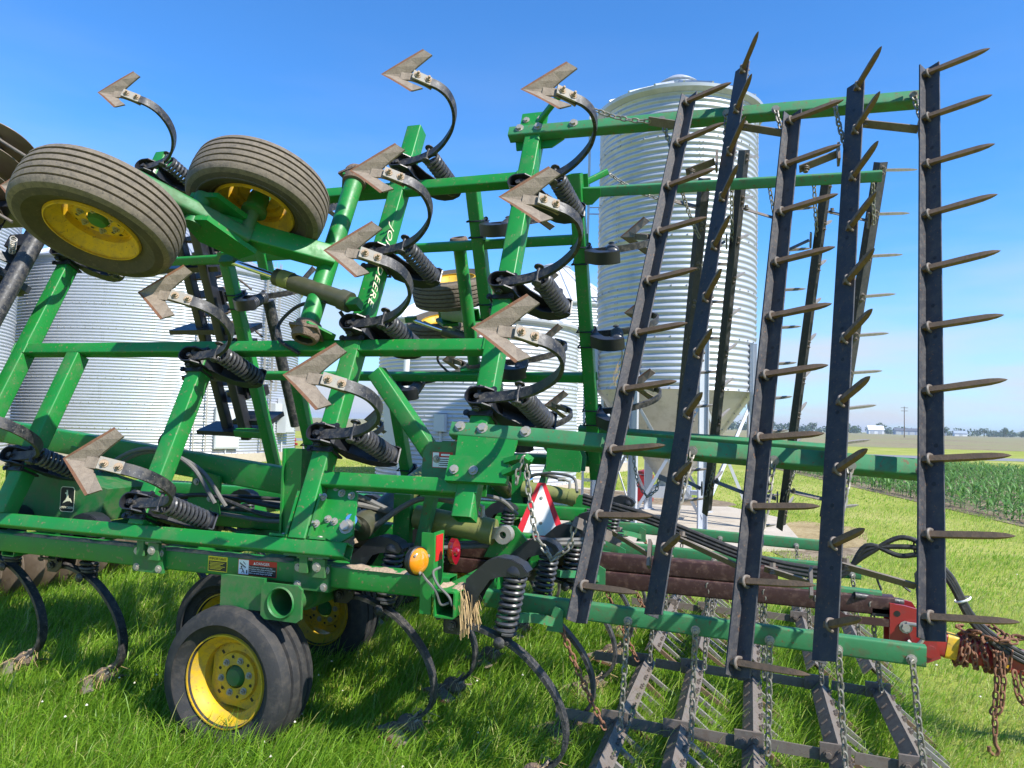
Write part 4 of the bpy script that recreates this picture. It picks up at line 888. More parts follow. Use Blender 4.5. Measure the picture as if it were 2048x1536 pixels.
# chains from the arms to the bars (hang vertically in the folded state; built in machine axes)
def wpt(W, s, t, n): return W @ Vector((s, t, n))
for W in WINGS:
    for s, t, i, dt in ((-0.50, 2.70, 0, 0.40), (-0.14, 2.70, 1, 0.44), (0.12, 2.69, 2, 0.38), (0.42, 2.69, 3, 0.42), (0.80, 2.69, 4, 0.36),
                        (-0.62, 0.66, 0, 0.55), (-0.24, 0.64, 1, 0.62), (0.10, 0.61, 2, 0.66), (0.40, 0.60, 3, 0.60), (0.66, 0.59, 4, 0.50)):
        p = wpt(W, s, t - 0.03, 0.02); q = wpt(W, at_bar(i, t - dt) + 0.02, t - dt, 0.07)
        ch = chain_mb(sag(p, q, 0.03, 6)); ch.hexbolt(p, (0, -1, 0), 0.015, 0.014); obj('chain', ch.mesh('chain', 'chain'), ROOT)
    p = wpt(W, -1.06, 2.82, 0.16); q = wpt(W, -0.55, 2.58, 0.10); ch = chain_mb(sag(p, q, 0.045)); obj('chain', ch.mesh('chain', 'chain'), ROOT)
    hk = MB().sweep([wpt(W, -0.56, 2.585, 0.10), wpt(W, -0.40, 2.53, 0.10)], [(-0.004, -0.025), (0.004, -0.025), (0.004, 0.025), (-0.004, 0.025)], W.to_3x3() @ Vector((0, 0.4, 1))); obj('harrow_link', hk.mesh('harrow_link', 'steel'), ROOT)
    p = wpt(W, -0.985, 0.52, 0.10); q = wpt(W, -0.80, 0.12, 0.14); 
    ch = chain_mb([p, p + Vector((0.02, 0, -0.16)), p + Vector((0.06, 0, -0.36)), p + Vector((0.14, 0, -0.46)), p + Vector((0.22, 0, -0.40)), p + Vector((0.24, 0.0, -0.30))]); obj('chain', ch.mesh('chain', 'chain'), ROOT)
    ch = chain_mb([p, p + Vector((-0.03, 0, -0.06)), p + Vector((-0.04, 0, -0.13))]); obj('chain', ch.mesh('chain', 'chain'), ROOT)
    st_ = MB().sweep([p + Vector((0.235, 0, -0.28)), p + Vector((0.45, 0.02, -0.36))], [(-0.004, -0.024), (0.004, -0.024), (0.004, 0.024), (-0.004, 0.024)], (0, 0.4, 1)); obj('harrow_link', st_.mesh('harrow_link', 'steel'), ROOT)

# --- disc gangs of the wings
dp = []
for k in range(9): a = k / 8; dp.append((0.02 + 0.235 * a, 0.052 * a * a))
dpb = [(r_, z + 0.005) for r_, z in dp[::-1]]
DISC = MB().lathe(dp + dpb, 40, closed=True).mesh('disc_blade', 'disc', angle=30)
def gang(W, n, step=0.19, axle=True):
    """discs along local z"""
    ln = (n - 1) * step; mb = MB().rod([(0, 0, -0.08), (0, 0, ln + 0.08)], 0.019, 10)
    for k in range(n - 1): mb.lathe([(0.02, k * step + 0.02), (0.05, k * step + 0.03), (0.038, k * step + 0.06), (0.038, (k + 1) * step - 0.03), (0.055, (k + 1) * step - 0.005)], 16)
    o = obj('disc_gang', mb.mesh('disc_gang', 'black'), ROOT, W)
    for k in range(n):
        d = bpy.data.objects.new('disc_blade', DISC); COL.objects.link(d); d.parent = o; d.matrix_basis = Matrix.Translation((0, 0, k * step))
    return o
AXG = Vector((0.05, 1, 0)).normalized()
for W in WINGS:
    gang(W @ frame((-5.30, 0.75, 0.42), (1, 0, 0), (0, 0, -1), (0, 1, 0)), 11)
    gb_ = MB().tube((-5.02, 0.45, 0.05), (-5.02, 2.75, 0.05), 0.102, 0.102, (0, 0, 1)); obj('gang_beam', gb_.mesh('gang_beam', 'black'), ROOT, W)
    gb_ = MB().rod([(-4.58, 0.50, 0.30), (-4.58, 1.86, 0.30)], 0.056, 20); go_ = obj('gang_pipe', gb_.mesh('gang_pipe', 'black_dusty'), ROOT, W)
    for k in range(4):
        t_ = 0.85 + k * 0.5; c_ = MB().sweep(spline([(-5.02, t_, 0.10), (-5.10, t_, 0.22), (-5.24, t_, 0.26), (-5.36, t_, 0.30), (-5.30, t_, 0.40)], 4), [(-0.009, -0.03), (0.009, -0.03), (0.009, 0.03), (-0.009, 0.03)], (0, 1, 0)); obj('gang_hanger', c_.mesh('gang_hanger', 'black'), ROOT, W)
        c_ = MB().box((-4.88, t_ + 0.1, 0.17), (0.28, 0.10, 0.07)); c_.box((-5.02, t_ + 0.1, 0.115), (0.16, 0.14, 0.03)); obj('gang_bracket', c_.mesh('gang_bracket', 'black'), ROOT, W)
        c_ = MB().rod(spline([(-4.80, t_ + 0.12, 0.36), (-4.95, t_ + 0.18, 0.44), (-5.12, t_ + 0.26, 0.50), (-5.2, t_ + 0.30, 0.54)], 4), 0.011, 7); c_.box((-5.2, t_ + 0.3, 0.55), (0.06, 0.014, 0.12)); obj('scraper', c_.mesh('scraper', 'steel'), ROOT, W)
        cs = coil(Vector((-4.95, t_ + 0.02, 0.18)), Vector((0.6, 0.1, 0.5)).normalized(), Vector((0, 1, 0)), Vector((0.6, 0, -0.7)).normalized(), 0.16, 8, 0.02, 0.004); obj('scraper_spring', cs.mesh('scraper_spring', 'zinc'), ROOT, W)
    obj('gang_beam', MB().tube((-5.34, 0.50, 0.16), (-5.34, 2.80, 0.16), 0.09, 0.09, (0, 0, 1)).mesh('gang_beam', 'black'), ROOT, W)
    for t_ in (0.50, 1.12, 1.62, 2.25, 2.72):
        gp_ = MB().prism([(-5.66, 0.04), (-4.86, 0.02), (-4.80, 0.14), (-4.95, 0.24), (-5.60, 0.30)], 0.05, frame((0, t_, 0), (1, 0, 0), (0, 0, 1), (0, -1, 0))); obj('gang_plate', gp_.mesh('gang_plate', 'black'), ROOT, W)
    for t_ in (0.55, 2.35): obj('gang_arm', MB().tube((-4.64, t_, -0.05), (-5.08, t_, -0.02), 0.08, 0.08, (0, 0, 1)).mesh('gang_arm', 'green'), ROOT, W)
    
    for t_, w_ in ((1.60, 0.42), (0.62, 0.46)): obj('gang_plate', MB().box((-4.95, t_, 0.2), (w_, 0.05, 0.26)).mesh('gang_plate', 'black'), ROOT, W)

# --- centre section frame
def ctube(p, q, w_, h, m='green', up=(0, 0, 1), name='frame_tube'): return cp(name, MB().tube(p, q, w_, h, up), m)
def mir(p): return (p[0], 2 * YM - p[1], p[2])
for k, y in enumerate((3.23, 2 * YM - 3.23)):
    ctube((-6.0, y, 0.885), (-1.33, y, 0.885), 0.10, 0.108, 'green_dusty' if k else 'green')
for x in (-1.27, -2.02, -3.10, -4.15, -5.3): ctube((x, 2.99 if x == -1.27 else 3.19, 0.862), (x, 2 * YM - (2.99 if x == -1.27 else 3.19), 0.862), 0.10, 0.118)
for y in (4.1, 2 * YM - 4.1): ctube((-5.6, y, 0.975), (-1.20, y, 0.975), 0.10, 0.10)
# dried soil lying on the tubes
random.seed(5)
def crust(name, x0, x1, y0, y1, z, h, n, seed):
    vs = []; fs = []; m_ = 5
    for i in range(n + 1):
        for j in range(m_ + 1):
            x = x0 + (x1 - x0) * i / n; y = y0 + (y1 - y0) * j / m_
            e = min(i, n - i, 1) * min(j, m_ - j, 1)
            hh_ = h * max(0, 0.25 + mnoise.noise(Vector((x * 9 + seed, y * 9, 0))) + 0.5 * mnoise.noise(Vector((x * 31 + seed, y * 31, 2)))) if e else -0.004
            vs.append((x + random.uniform(-.003, .003), y + random.uniform(-.003, .003), z + hh_))
    fs = [(i * (m_ + 1) + j, (i + 1) * (m_ + 1) + j, (i + 1) * (m_ + 1) + j + 1, i * (m_ + 1) + j + 1) for i in range(n) for j in range(m_)]
    o = cp(name, MB().add(vs, fs), 'soil', angle=25); return o
crust('soil_crust', -1.98, -1.42, 3.173, 3.267, 0.938, 0.016, 50, 1.0)
crust('soil_crust', -3.05, -2.20, 3.173, 3.25, 0.938, 0.013, 70, 2.0)
crust('soil_crust', -4.1, -3.15, 3.173, 3.25, 0.938, 0.013, 70, 3.0)
crust('soil_crust', -1.32, -1.22, 3.02, 3.16, 0.92, 0.05, 20, 4.0)
crust('soil_crust', -1.32, -1.22, 3.5, 3.95, 0.92, 0.02, 20, 6.0)
crust('soil_crust', -3.0, -1.6, 4.06, 4.14, 1.024, 0.012, 90, 7.0)
random.seed(21)
rs = MB()
for k in range(70):
    p = Vector((random.uniform(-1.24, -1.19), random.uniform(3.03, 3.2), random.uniform(0.88, 0.935))); d = Vector((random.uniform(-.1, .5), random.uniform(-.5, .2), -random.uniform(.3, 1.4))).normalized()
    rs.rod([p, p + d * 0.06, p + d * 0.10 + Vector((0, 0, -random.uniform(.02, .10)))], 0.0015, 3)
cp('crop_residue', rs, 'straw')
# hinge clamps that join the wing to the side tube
for x in (-2.06, -3.08, -4.4):
    for y, s_ in ((3.23, -1), (2 * YM - 3.23, 1)):
        hm = MB().box((x, y + s_ * 0.062, 0.88), (0.20, 0.022, 0.135)); hm.box((x - 0.03, y + s_ * 0.085, 0.962), (0.045, 0.03, 0.12)); hm.box((x + 0.055, y + s_ * 0.085, 0.93), (0.07, 0.022, 0.09))
        hm.box((x - 0.01, y + s_ * 0.075, 0.992), (0.26, 0.07, 0.020))
        h_ = cp('hinge_clamp', hm, 'green_dusty', smooth=False)
        hb_ = MB()
        for dx, dz in ((-0.075, 0.92), (-0.075, 0.835), (0.075, 0.835), (0.085, 0.92)): hb_.hexbolt((x + dx, y + s_ * 0.073, dz), (0, s_, 0), 0.014, 0.012)
        hb_.hexbolt((x + 0.045, y + s_ * 0.096, 0.935), (0, s_, 0), 0.016, 0.014); hb_.rod([(x - 0.02, y + s_ * 0.08, 0.972), (x + 0.07, y + s_ * 0.08, 0.972)], 0.013, 10)
        subm('bolt', hb_, 'zinc', h_)
# centre rockshaft end plate and pipe
for y, s_ in ((3.06, -1), (2 * YM - 3.06, 1)):
    mb = MB(); cx, cz = -2.16, 0.765; n = 28; o_ = []
    for k in range(n):
        a = 2 * math.pi * k / n; c, q = math.cos(a), math.sin(a); f_ = 1 / max(abs(c), abs(q)); o_.append((cx + 0.115 * f_ * c, cz + 0.088 * f_ * q))
    i_ = [(cx + 0.066 * math.cos(2 * math.pi * k / n), cz + 0.066 * math.sin(2 * math.pi * k / n)) for k in range(n)]
    for yy in (y, y - s_ * 0.016): mb.add([(x, yy, z) for x, z in o_ + i_], [(k, (k + 1) % n, n + (k + 1) % n, n + k) for k in range(n)])
    mb.add([(x, yy, z) for yy in (y, y - s_ * 0.016) for x, z in o_], [(k, (k + 1) % n, n + (k + 1) % n, n + k) for k in range(n)])
    mb.add([(x, yy, z) for yy in (y - s_ * 0.0, y - s_ * 0.25) for x, z in i_], [(k, (k + 1) % n, n + (k + 1) % n, n + k) for k in range(n)])
    mb.lathe([(0.066, 0.002), (0.072, 0.010), (0.078, 0.002)], 28, frame((cx, y, cz), (1, 0, 0), (0, 0, s_), (0, s_, 0)))
    cp('rockshaft_plate', mb, 'green_dusty')
    mb = MB().box((-2.42, y - s_ * 0.05, 0.78), (0.26, 0.02, 0.16)).cut(); mb.box((-2.58, y - s_ * 0.42, 0.72), (0.12, 0.45, 0.3)); cp('wheel_mount', mb, 'green_dusty', smooth=False)
cp('rockshaft', MB().rod([(-2.16, 3.25, 0.765), (-2.16, 2 * YM - 3.25, 0.765)], 0.08, 24), 'green_dusty')
for y, s_ in ((3.45, 1), (2 * YM - 3.45, -1)):
    cp('wheel_arm', MB().tube((-2.16, y, 0.76), (-2.85, y, 0.46), 0.10, 0.14, (0, 0, 1)), 'green_dusty')
    cp('walking_beam', MB().tube((-3.06, y + s_ * 0.16, 0.40), (-2.42, y, 0.40), 0.09, 0.12, (0, 0, 1)), 'green_dusty')
    cp('spindle', MB().rod([(-2.47, y + s_ * 0.05, 0.375), (-2.47, y - s_ * 0.25, 0.375)], 0.032, 12).cut().rod([(-3.04, y + s_ * 0.05, 0.375), (-3.04, y + s_ * 0.34, 0.375)], 0.032, 12), 'green_dusty')
WHC = wheel_meshes(rad=0.372, hw=0.145, rim=0.215, ribs=3)
for y, s_, x in ((3.17, -1, -2.47), (3.86, 1, -3.04), (2 * YM - 3.17, 1, -2.47), (2 * YM - 3.86, -1, -3.04), (4.50, -1, -2.80)):
    wheel(frame((x, y, 0.345), (1, 0, 0), (0, 0, -s_), (0, s_, 0)) @ Matrix.Rotation(0.35 * x, 4, 'Z') if s_ else None, WHC)
# centre shanks on the cross tubes (n axis points down)
def cshank(x, y, z=0.795, dirty=True): shank(frame((x, y, z), (1, 0, 0), (0, -1, 0), (0, 0, -1)), True, dirty)
for y in (3.14, 3.72, 4.35, 5.0, 5.65, 6.3): cshank(-1.27, y)
for y in (3.42, 4.0, 4.62, 5.3, 5.95): cshank(-2.02, y)
for y in (3.36, 4.6, 5.2, 6.2): cshank(-3.95 if y == 3.36 else -3.10, y)
for y in (3.40, 4.3, 5.0): cshank(-4.62 if y == 3.40 else -4.15, y)
# centre disc gangs
for y0, dx in ((3.35, 0), (5.05, 0.0)):
    gang(frame((-6.25, y0, 0.285), (1, 0, 0), (0, 0, -1), (0.07 if y0 < 4 else -0.07, 1, 0)), 9)
    cp('gang_beam', MB().tube((-6.0, y0 - 0.1, 0.72), (-6.0, y0 + 1.6, 0.72), 0.10, 0.10, (0, 0, 1)), 'black')
# centre harrow: arms, chains, bars on the ground
for k, y in enumerate((3.40, 4.45, 5.20, 2 * YM - 3.40)):
    a_ = cp('harrow_arm', MB().tube((-1.22, y, 0.81), (0.69, y, 0.765 - 0.0), 0.05, 0.085, (0, 0, 1)), 'green_worn')
    hb_ = MB()
    for x in (-0.52, -0.22, 0.09, 0.36, 0.635): hb_.hexbolt((x, y - 0.026, 0.795 - 0.024 * (x + 1.2)), (0, -1, 0), 0.014, 0.018)
    subm('bolt', hb_, 'zinc', a_)
    br = MB().sweep(spline([(-1.05, y - 0.30, 0.80), (-0.95, y - 0.12, 0.77), (-0.86, y - 0.04, 0.74)], 4), [(-0.015, -0.02), (0.015, -0.02), (0.015, 0.02), (-0.015, 0.02)], (0, 0, 1)); br.prism([(-0.90, 0.70), (-0.82, 0.70), (-0.82, 0.80), (-0.86, 0.82)], 0.012, frame((0, y - 0.05, 0), (1, 0, 0), (0, 0, 1), (0, -1, 0))); cp('chain_hanger', br, 'green_worn')
    for x, x2 in ((-0.86, -0.63), (-0.52, -0.56), (-0.22, -0.24), (0.09, 0.09), (0.36, 0.40), (0.635, 0.70)):
        z0 = 0.795 - 0.024 * (x + 1.2); ch = chain_mb(sag((x, y - 0.045, z0), (x2, y + 0.05, 0.25), 0.02, 5)); cp('chain', ch, 'rust_chain' if x < -0.8 else 'chain')
GX = (-0.60, -0.30, 0.03, 0.40, 0.72)
random.seed(3)
for y0, y1 in ((2.45, 4.72), (4.95, 7.05)):
    for i, x in enumerate(GX):
        # ridge-up angle bar; local y along +y, local z down-ward working side
        mb = MB(); th = 0.007; w_ = 0.072; pr = [(0, 0), (-w_ * .71, -w_ * .71), (-w_ * .71 + th, -w_ * .71 - th * .3), (0, -th * 1.4), (w_ * .71 - th, -w_ * .71 - th * .3), (w_ * .71, -w_ * .71)]
        mb.add([(p[0], yy, p[1]) for yy in (0, y1 - y0) for p in pr], [((k + 1) % 6, k, 6 + k, 6 + (k + 1) % 6) for k in range(6)] + [tuple(range(6)), tuple(range(11, 5, -1))])
        o = obj('harrow_bar', mb.mesh('harrow_bar', 'steel', smooth=False), ROOT, Matrix.Translation((x, y0, 0.235 + 0.02 * math.sin(i * 2.1))))
        nb = MB()
        n_ = int((y1 - y0 - 0.1) / 0.152)
        for k in range(n_):
            y = 0.08 + 0.152 * k; a = R(-38 + random.uniform(-4, 4)); X = Vector((math.cos(a), random.uniform(-.04, .04), math.sin(a))).normalized(); Y = Vector((0, 1, 0)); Z = X.cross(Y).normalized(); Y = Z.cross(X)
            ti = bpy.data.objects.new('tine', TINEG if k % 4 else TINE); COL.objects.link(ti); ti.parent = o; ti.matrix_basis = frame((0.030, y, -0.052), X, Y, Z)
            e = Vector((0.71, 0, 0.71))
            for q in (-0.018, 0.018): nb.hexbolt(Vector((0.034, y + q, -0.031)), e, 0.0095, 0.009, stud=0.012, washer=False)
            nb.box((0, 0, 0), (0.035, 0.008, 0.010), frame((-0.030, y, -0.026), (0.71, 0, 0.71), (0, 1, 0), (-0.71, 0, 0.71)))
        subm('tine_nut', nb, 'steel', o)
    for yy in (y0 + 1.20, y1 - 0.10):
        for i in range(-1, 4):
            p = Vector((GX[i] + 0.06 if i >= 0 else -0.92, yy, 0.215)); q = Vector((GX[i + 1] - 0.05, yy + 0.02, 0.20))
            lo = cp('harrow_link', MB().sweep([p, q], [(-0.004, -0.026), (0.004, -0.026), (0.004, 0.026), (-0.004, 0.026)], (0, 0, 1)), 'steel')
            lb_ = MB().box(q + Vector((0.03, -0.02, 0.02)), (0.13, 0.014, 0.085), None); lb_.hexbolt(q + Vector((0.0, -0.03, 0.015)), (0, -1, 0), 0.014, 0.014); lb_.hexbolt(q + Vector((0.06, -0.03, 0.03)), (0, -1, 0), 0.014, 0.014); subm('link_plate', lb_, 'steel', lo)

# --- tongue, towers, cylinders
ctube((-2.45, 3.85, 1.25), (-5.9, 4.05, 1.555), 0.10, 0.16, 'green', name='tongue_beam')
for x, z in ((-4.35, 1.27), (-3.3, 1.16)):
    mb = MB().prism([(x - 0.13, z - 0.10), (x + 0.13, z - 0.12), (x + 0.13, z + 0.12), (x - 0.07, z + 0.16)], 0.016, frame((0, 3.81, 0), (1, 0, 0), (0, 0, 1), (0, -1, 0))); o = cp('beam_gusset', mb, 'green')
    b_ = MB().hexbolt((x - 0.05, 3.80, z + 0.08), (0, -1, 0), 0.015, 0.014); b_.hexbolt((x + 0.06, 3.80, z - 0.02), (0, -1, 0), 0.015, 0.014); subm('bolt', b_, 'zinc', o)
# hose cover box with the leaping deer badge
bx_ = MB().prism([(-4.55, 0.98), (-3.76, 1.00), (-3.70, 1.20), (-4.05, 1.27), (-4.55, 1.33)], 0.34, frame((0, 3.62, 0), (1, 0, 0), (0, 0, 1), (0, -1, 0)))
bo = cp('hose_cover', bx_, 'green_dusty')
bd = Matrix.Translation((-4.07, 3.448, 1.045)) @ frame((0, 0, 0), (1, 0, 0), (0, 0, 1), (0, -1, 0))
def rrect(w_, h, r_, n=4): return [(cx + r_ * math.cos(R(a0 + 90 * k / n)), cy + r_ * math.sin(R(a0 + 90 * k / n))) for cx, cy, a0 in ((w_ - r_, h - r_, 0), (r_, h - r_, 90), (r_, r_, 180), (w_ - r_, r_, 270)) for k in range(n + 1)]
lg_ = MB().prism(rrect(0.115, 0.155, 0.02), 0.001, bd @ Matrix.Translation((0, 0, 0.001)), 1); lg_.prism([(x + 0.004, y + 0.004) for x, y in rrect(0.107, 0.147, 0.018)], 0.001, bd @ Matrix.Translation((0, 0, 0.002)), 0)
deer = [(0.022, 0.050), (0.034, 0.066), (0.046, 0.074), (0.052, 0.090), (0.050, 0.108), (0.040, 0.112), (0.040, 0.118), (0.052, 0.122), (0.050, 0.136), (0.056, 0.128), (0.060, 0.138), (0.062, 0.122), (0.064, 0.104), (0.068, 0.088), (0.084, 0.082), (0.092, 0.070), (0.098, 0.056), (0.090, 0.060), (0.082, 0.068), (0.072, 0.066), (0.058, 0.066), (0.044, 0.060)]
lg_.prism(deer, 0.001, bd @ Matrix.Translation((0, 0, 0.003)), 1)
lo = cp('badge', lg_, ['decal_black', 'decal_cream'], smooth=False)
tm_ = txt('JOHN DEERE', 0.020, 'lettering', 'decal_cream', align='CENTER'); sub('lettering', tm_, lo).matrix_basis = bd @ Matrix.Translation((0.0575, 0.020, 0.003))
# lettering down the rear face of the long upright
SIDE = frame((-2.14 + 0.0515, 2.02, -0.024), (0, -1, 0), (0, 0, -1), (1, 0, 0))
for y0 in (0,):
    for nm, m_, dz, ex in (('lettering', 'decal_black', 0.0004, 0.004), ('lettering', 'decal_cream', 0.0012, 0.0)):
        cu = txt('JOHN DEERE', 0.092, 'lettering', m_, extrude=0.0002 if ex else 0.0005, spacing=1.12, shear=0.0)
        if ex:
            pass
        o = obj('lettering', cu, ROOT, MN @ SIDE @ Matrix.Translation((0, -0.055, dz)) @ Matrix.Diagonal((1.0, 1.06 if ex else 0.9, 1, 1)) @ Matrix.Translation((-0.003 if ex else 0, -0.004 if ex else 0.004, 0)))
# diagonal strut and wing-rest tower at the rear
for f_ in (lambda p: p, mir):
    ctube(f_((-1.99, 3.62, 1.93)), f_((-1.58, 3.62, 1.42)), 0.09, 0.09, name='brace_tube')
    o_ = cp('tower_plate', MB().prism([(-1.64, 1.27), (-1.34, 1.27), (-1.33, 1.40), (-1.40, 1.56), (-1.60, 1.56), (-1.63, 1.50)], 0.016, frame(f_((0, 3.50, 0)), (1, 0, 0), (0, 0, 1), (0, -1, 0))), 'green_worn')
    cp('tower_plate', MB().prism([(-1.64, 1.27), (-1.34, 1.27), (-1.33, 1.40), (-1.40, 1.56), (-1.60, 1.56), (-1.63, 1.50)], 0.016, frame(f_((0, 3.68, 0)), (1, 0, 0), (0, 0, 1), (0, -1, 0))), 'green')
    cp('tower_post', MB().tube(f_((-1.74, 3.72, 0.92)), f_((-1.60, 3.62, 1.40)), 0.055, 0.08, (0, 1, 0)), 'green_worn')
    tb = MB().hexbolt(f_((-1.55, 3.49, 1.47)), (0, -1, 0), 0.014, 0.013, stud=0.01)
    for x in (-1.5, -1.43): tb.hexbolt(f_((x, 3.49, 1.30)), (0, -1, 0), 0.014, 0.013)
    subm('bolt', tb, 'zinc', o_)
    p_ = f_((-2.32, 3.36, 0)); cp('wing_stop', MB().box((p_[0], p_[1], 1.25), (0.10, 0.03, 0.50)).box((p_[0] + 0.055, p_[1] + 0.02, 1.25), (0.012, 0.10, 0.50)).box((p_[0] - 0.055, p_[1] + 0.02, 1.25), (0.012, 0.10, 0.50)), 'green', smooth=False)
    # fold cylinders
    c1 = cp('hydraulic_cylinder', MB().rod([f_((-2.02, 3.62, 1.09)), f_((-1.98, 4.30, 1.32))], 0.068, 24).rod([f_((-2.025, 3.55, 1.07)), f_((-2.02, 3.64, 1.10))], 0.073, 24), 'olive_dark')
    sub('painted_band', MB().rod([f_((-1.995, 4.02, 1.226)), f_((-1.975, 4.34, 1.334))], 0.0695, 24).mesh('painted_band', 'olive'), c1)
    sub('piston_rod', MB().rod([f_((-2.02, 3.56, 1.07)), f_((-1.90, 3.25, 1.16))], 0.03, 14).mesh('piston_rod', 'chrome'), c1)
    c2 = cp('hydraulic_cylinder', MB().rod([f_((-1.80, 3.80, 1.12)), f_((-1.36, 3.80, 1.07))], 0.067, 24).rod([f_((-1.40, 3.80, 1.075)), f_((-1.33, 3.80, 1.066))], 0.072, 24), 'olive')
    cv = MB().lathe([(0.05, -0.03), (0.05, 0.03), (0.02, 0.03), (0.02, -0.03)], 16, frame(f_((-1.27, 3.80, 1.058)), (1, 0, 0), (0, 0, 1), (0, -1, 0)), closed=True); cv.box(f_((-1.32, 3.80, 1.063)), (0.06, 0.05, 0.06)); cv.rod([f_((-1.40, 3.80, 1.12)), f_((-1.40, 3.80, 1.20)), f_((-1.45, 3.80, 1.215)), f_((-1.5, 3.80, 1.21))], 0.013, 8); subm('fitting', cv, 'zinc', c2)
    cp('cylinder_lug', MB().prism([(-1.40, 0.92), (-1.05, 0.92), (-1.22, 1.10), (-1.31, 1.10)], 0.018, frame(f_((0, 3.85, 0)), (1, 0, 0), (0, 0, 1), (0, -1, 0))).cut().box(f_((-1.86, 3.75, 1.08)), (0.10, 0.05, 0.34)), 'green')
    h_ = MB()
    h_.rod(spline([f_((-2.0, 3.62, 1.06)), f_((-1.93, 3.60, 1.10)), f_((-1.80, 3.66, 1.20)), f_((-1.68, 3.70, 1.24)), f_((-1.45, 3.78, 1.21))], 5), 0.016, 8)
    h_.cut().rod(spline([f_((-1.70, 3.72, 1.24)), f_((-1.55, 3.80, 1.26)), f_((-1.35, 3.9, 1.24)), f_((-1.28, 4.05, 1.14))], 5), 0.012, 8)
    h_.cut().rod(spline([f_((-1.92, 3.62, 0.95)), f_((-1.2, 3.95, 0.985)), f_((-0.8, 4.25, 0.98))], 6), 0.012, 8); h_.cut().rod(spline([f_((-1.92, 3.64, 0.97)), f_((-1.2, 4.0, 1.0)), f_((-0.8, 4.27, 1.0))], 6), 0.012, 8)
    cp('hydraulic_hose', h_, 'hose_grey')
random.seed(8)
for k in range(7):                                                    # hose bundle over the middle frame
    y = 3.75 + 0.10 * k; z = 1.03 + 0.03 * (k % 3)
    h_ = MB().rod(spline([(-4.6, y + 0.1, z + 0.06), (-3.9, y + random.uniform(-.1, .1), z), (-3.3, y + random.uniform(-.1, .1), z + random.uniform(0, .1)), (-2.8, y + random.uniform(-.1, .1), z), (-2.4, y - 0.15, z + 0.05), (-2.28, 3.62, 1.05 + 0.05 * (k % 3)), (-2.20, 3.5, 0.97)], 6), 0.013, 8); cp('hydraulic_hose', h_, 'hose_grey' if k % 3 == 0 else 'hose')
for k in range(2):
    h_ = MB().rod(spline([(-2.26, 3.40, 0.92), (-2.34, 3.42, 1.02 + 0.04 * k), (-2.28, 3.46, 1.14 + 0.04 * k), (-2.10, 3.55, 1.20 + 0.05 * k), (-1.9, 3.7, 1.15)], 6), 0.016, 8); cp('hydraulic_hose', h_, 'hose_grey')
clod_mb = MB(); clod(clod_mb, (-2.16, 3.48, 1.0), (0.14, 0.10, 0.08), 3.3, 10); cp('packed_soil', clod_mb, 'soil', angle=20)
# hose stand on the tongue
hs_ = MB().sweep([(-3.55, 3.70, 1.0), (-3.55, 3.70, 1.42)], [(-0.03, -0.012), (0.03, -0.012), (0.03, 0.012), (-0.03, 0.012)], (0, 1, 0)); hs_.rod(spline([(-3.55, 3.70, 1.42), (-3.57, 3.70, 1.49), (-3.53, 3.70, 1.54), (-3.49, 3.70, 1.50), (-3.50, 3.70, 1.44)], 5), 0.007, 6); cp('hose_stand', hs_, 'black')
h_ = MB().rod(spline([(-4.2, 3.75, 1.20), (-3.85, 3.72, 1.40), (-3.55, 3.69, 1.44), (-3.30, 3.70, 1.34), (-3.15, 3.74, 1.12)], 6), 0.014, 8); h_.cut().rod(spline([(-4.2, 3.79, 1.18), (-3.85, 3.76, 1.38), (-3.55, 3.72, 1.42), (-3.27, 3.74, 1.32), (-3.1, 3.78, 1.1)], 6), 0.014, 8); cp('hydraulic_hose', h_, 'hose_grey')
# lamp bracket with amber and red lamps
lbk = MB().box((-1.372, 3.02, 0.985), (0.055, 0.012, 0.36)); lbk.box((-1.344, 3.07, 1.03), (0.012, 0.11, 0.27)); cp('lamp_bracket', lbk, 'green', smooth=False)
cp('reflector', MB().box((-1.337, 3.07, 1.095), (0.004, 0.075, 0.115)), 'decal_red', smooth=False)
LA = frame((-1.385, 2.97, 1.045), Vector((0.34, 0.94, 0)), (0, 0, 1), Vector((0.94, -0.34, 0))) @ Matrix.Scale(1.12, 4)
am = cp('turn_lamp', MB().lathe([(0.001, 0.020), (0.022, 0.019), (0.038, 0.012), (0.050, 0.002), (0.053, -0.006)], 32, LA), 'amber', angle=50)
sub('lamp_housing', MB().lathe([(0.054, -0.002), (0.058, -0.006), (0.058, -0.022), (0.05, -0.03), (0.052, -0.034), (0.03, -0.045), (0.001, -0.046)], 32, LA).mesh('lamp_housing', 'decal_black'), am)
ls_ = MB()
for k in range(3): a = 2 * math.pi * k / 3 + 0.4; p = LA @ Vector((0.044 * math.cos(a), 0.044 * math.sin(a), 0.008)); ls_.hexbolt(p, LA.to_3x3() @ Vector((0, 0, 1)), 0.005, 0.005)
subm('lens_screw', ls_, 'zinc', am)
LB = frame((-1.26, 3.06, 1.085), Vector((0.40, 0.92, 0)), (0, 0, 1), Vector((0.92, -0.40, 0)))
rl = cp('tail_lamp', MB().prism([(0.021 * math.cos(a) * (1.25 if abs(math.cos(a)) > 0.75 else 1), 0.058 * math.sin(a)) for a in [2 * math.pi * k / 20 for k in range(20)]], 0.03, LB).lathe([(0.001, 0.028), (0.014, 0.025), (0.019, 0.015)], 18, LB), 'redlens', angle=50)
lw = MB().rod(spline([(-1.40, 3.02, 0.99), (-1.36, 2.98, 0.97), (-1.31, 2.985, 0.92), (-1.29, 3.0, 0.86), (-1.25, 3.0, 0.87)], 5), 0.006, 6); lw.cut().rod(spline([(-1.30, 3.01, 1.02), (-1.325, 2.985, 1.0), (-1.30, 2.98, 0.95), (-1.25, 2.99, 0.90), (-1.235, 3.0, 0.86)], 5), 0.006, 6); cp('lamp_cable', lw, 'hose_grey')
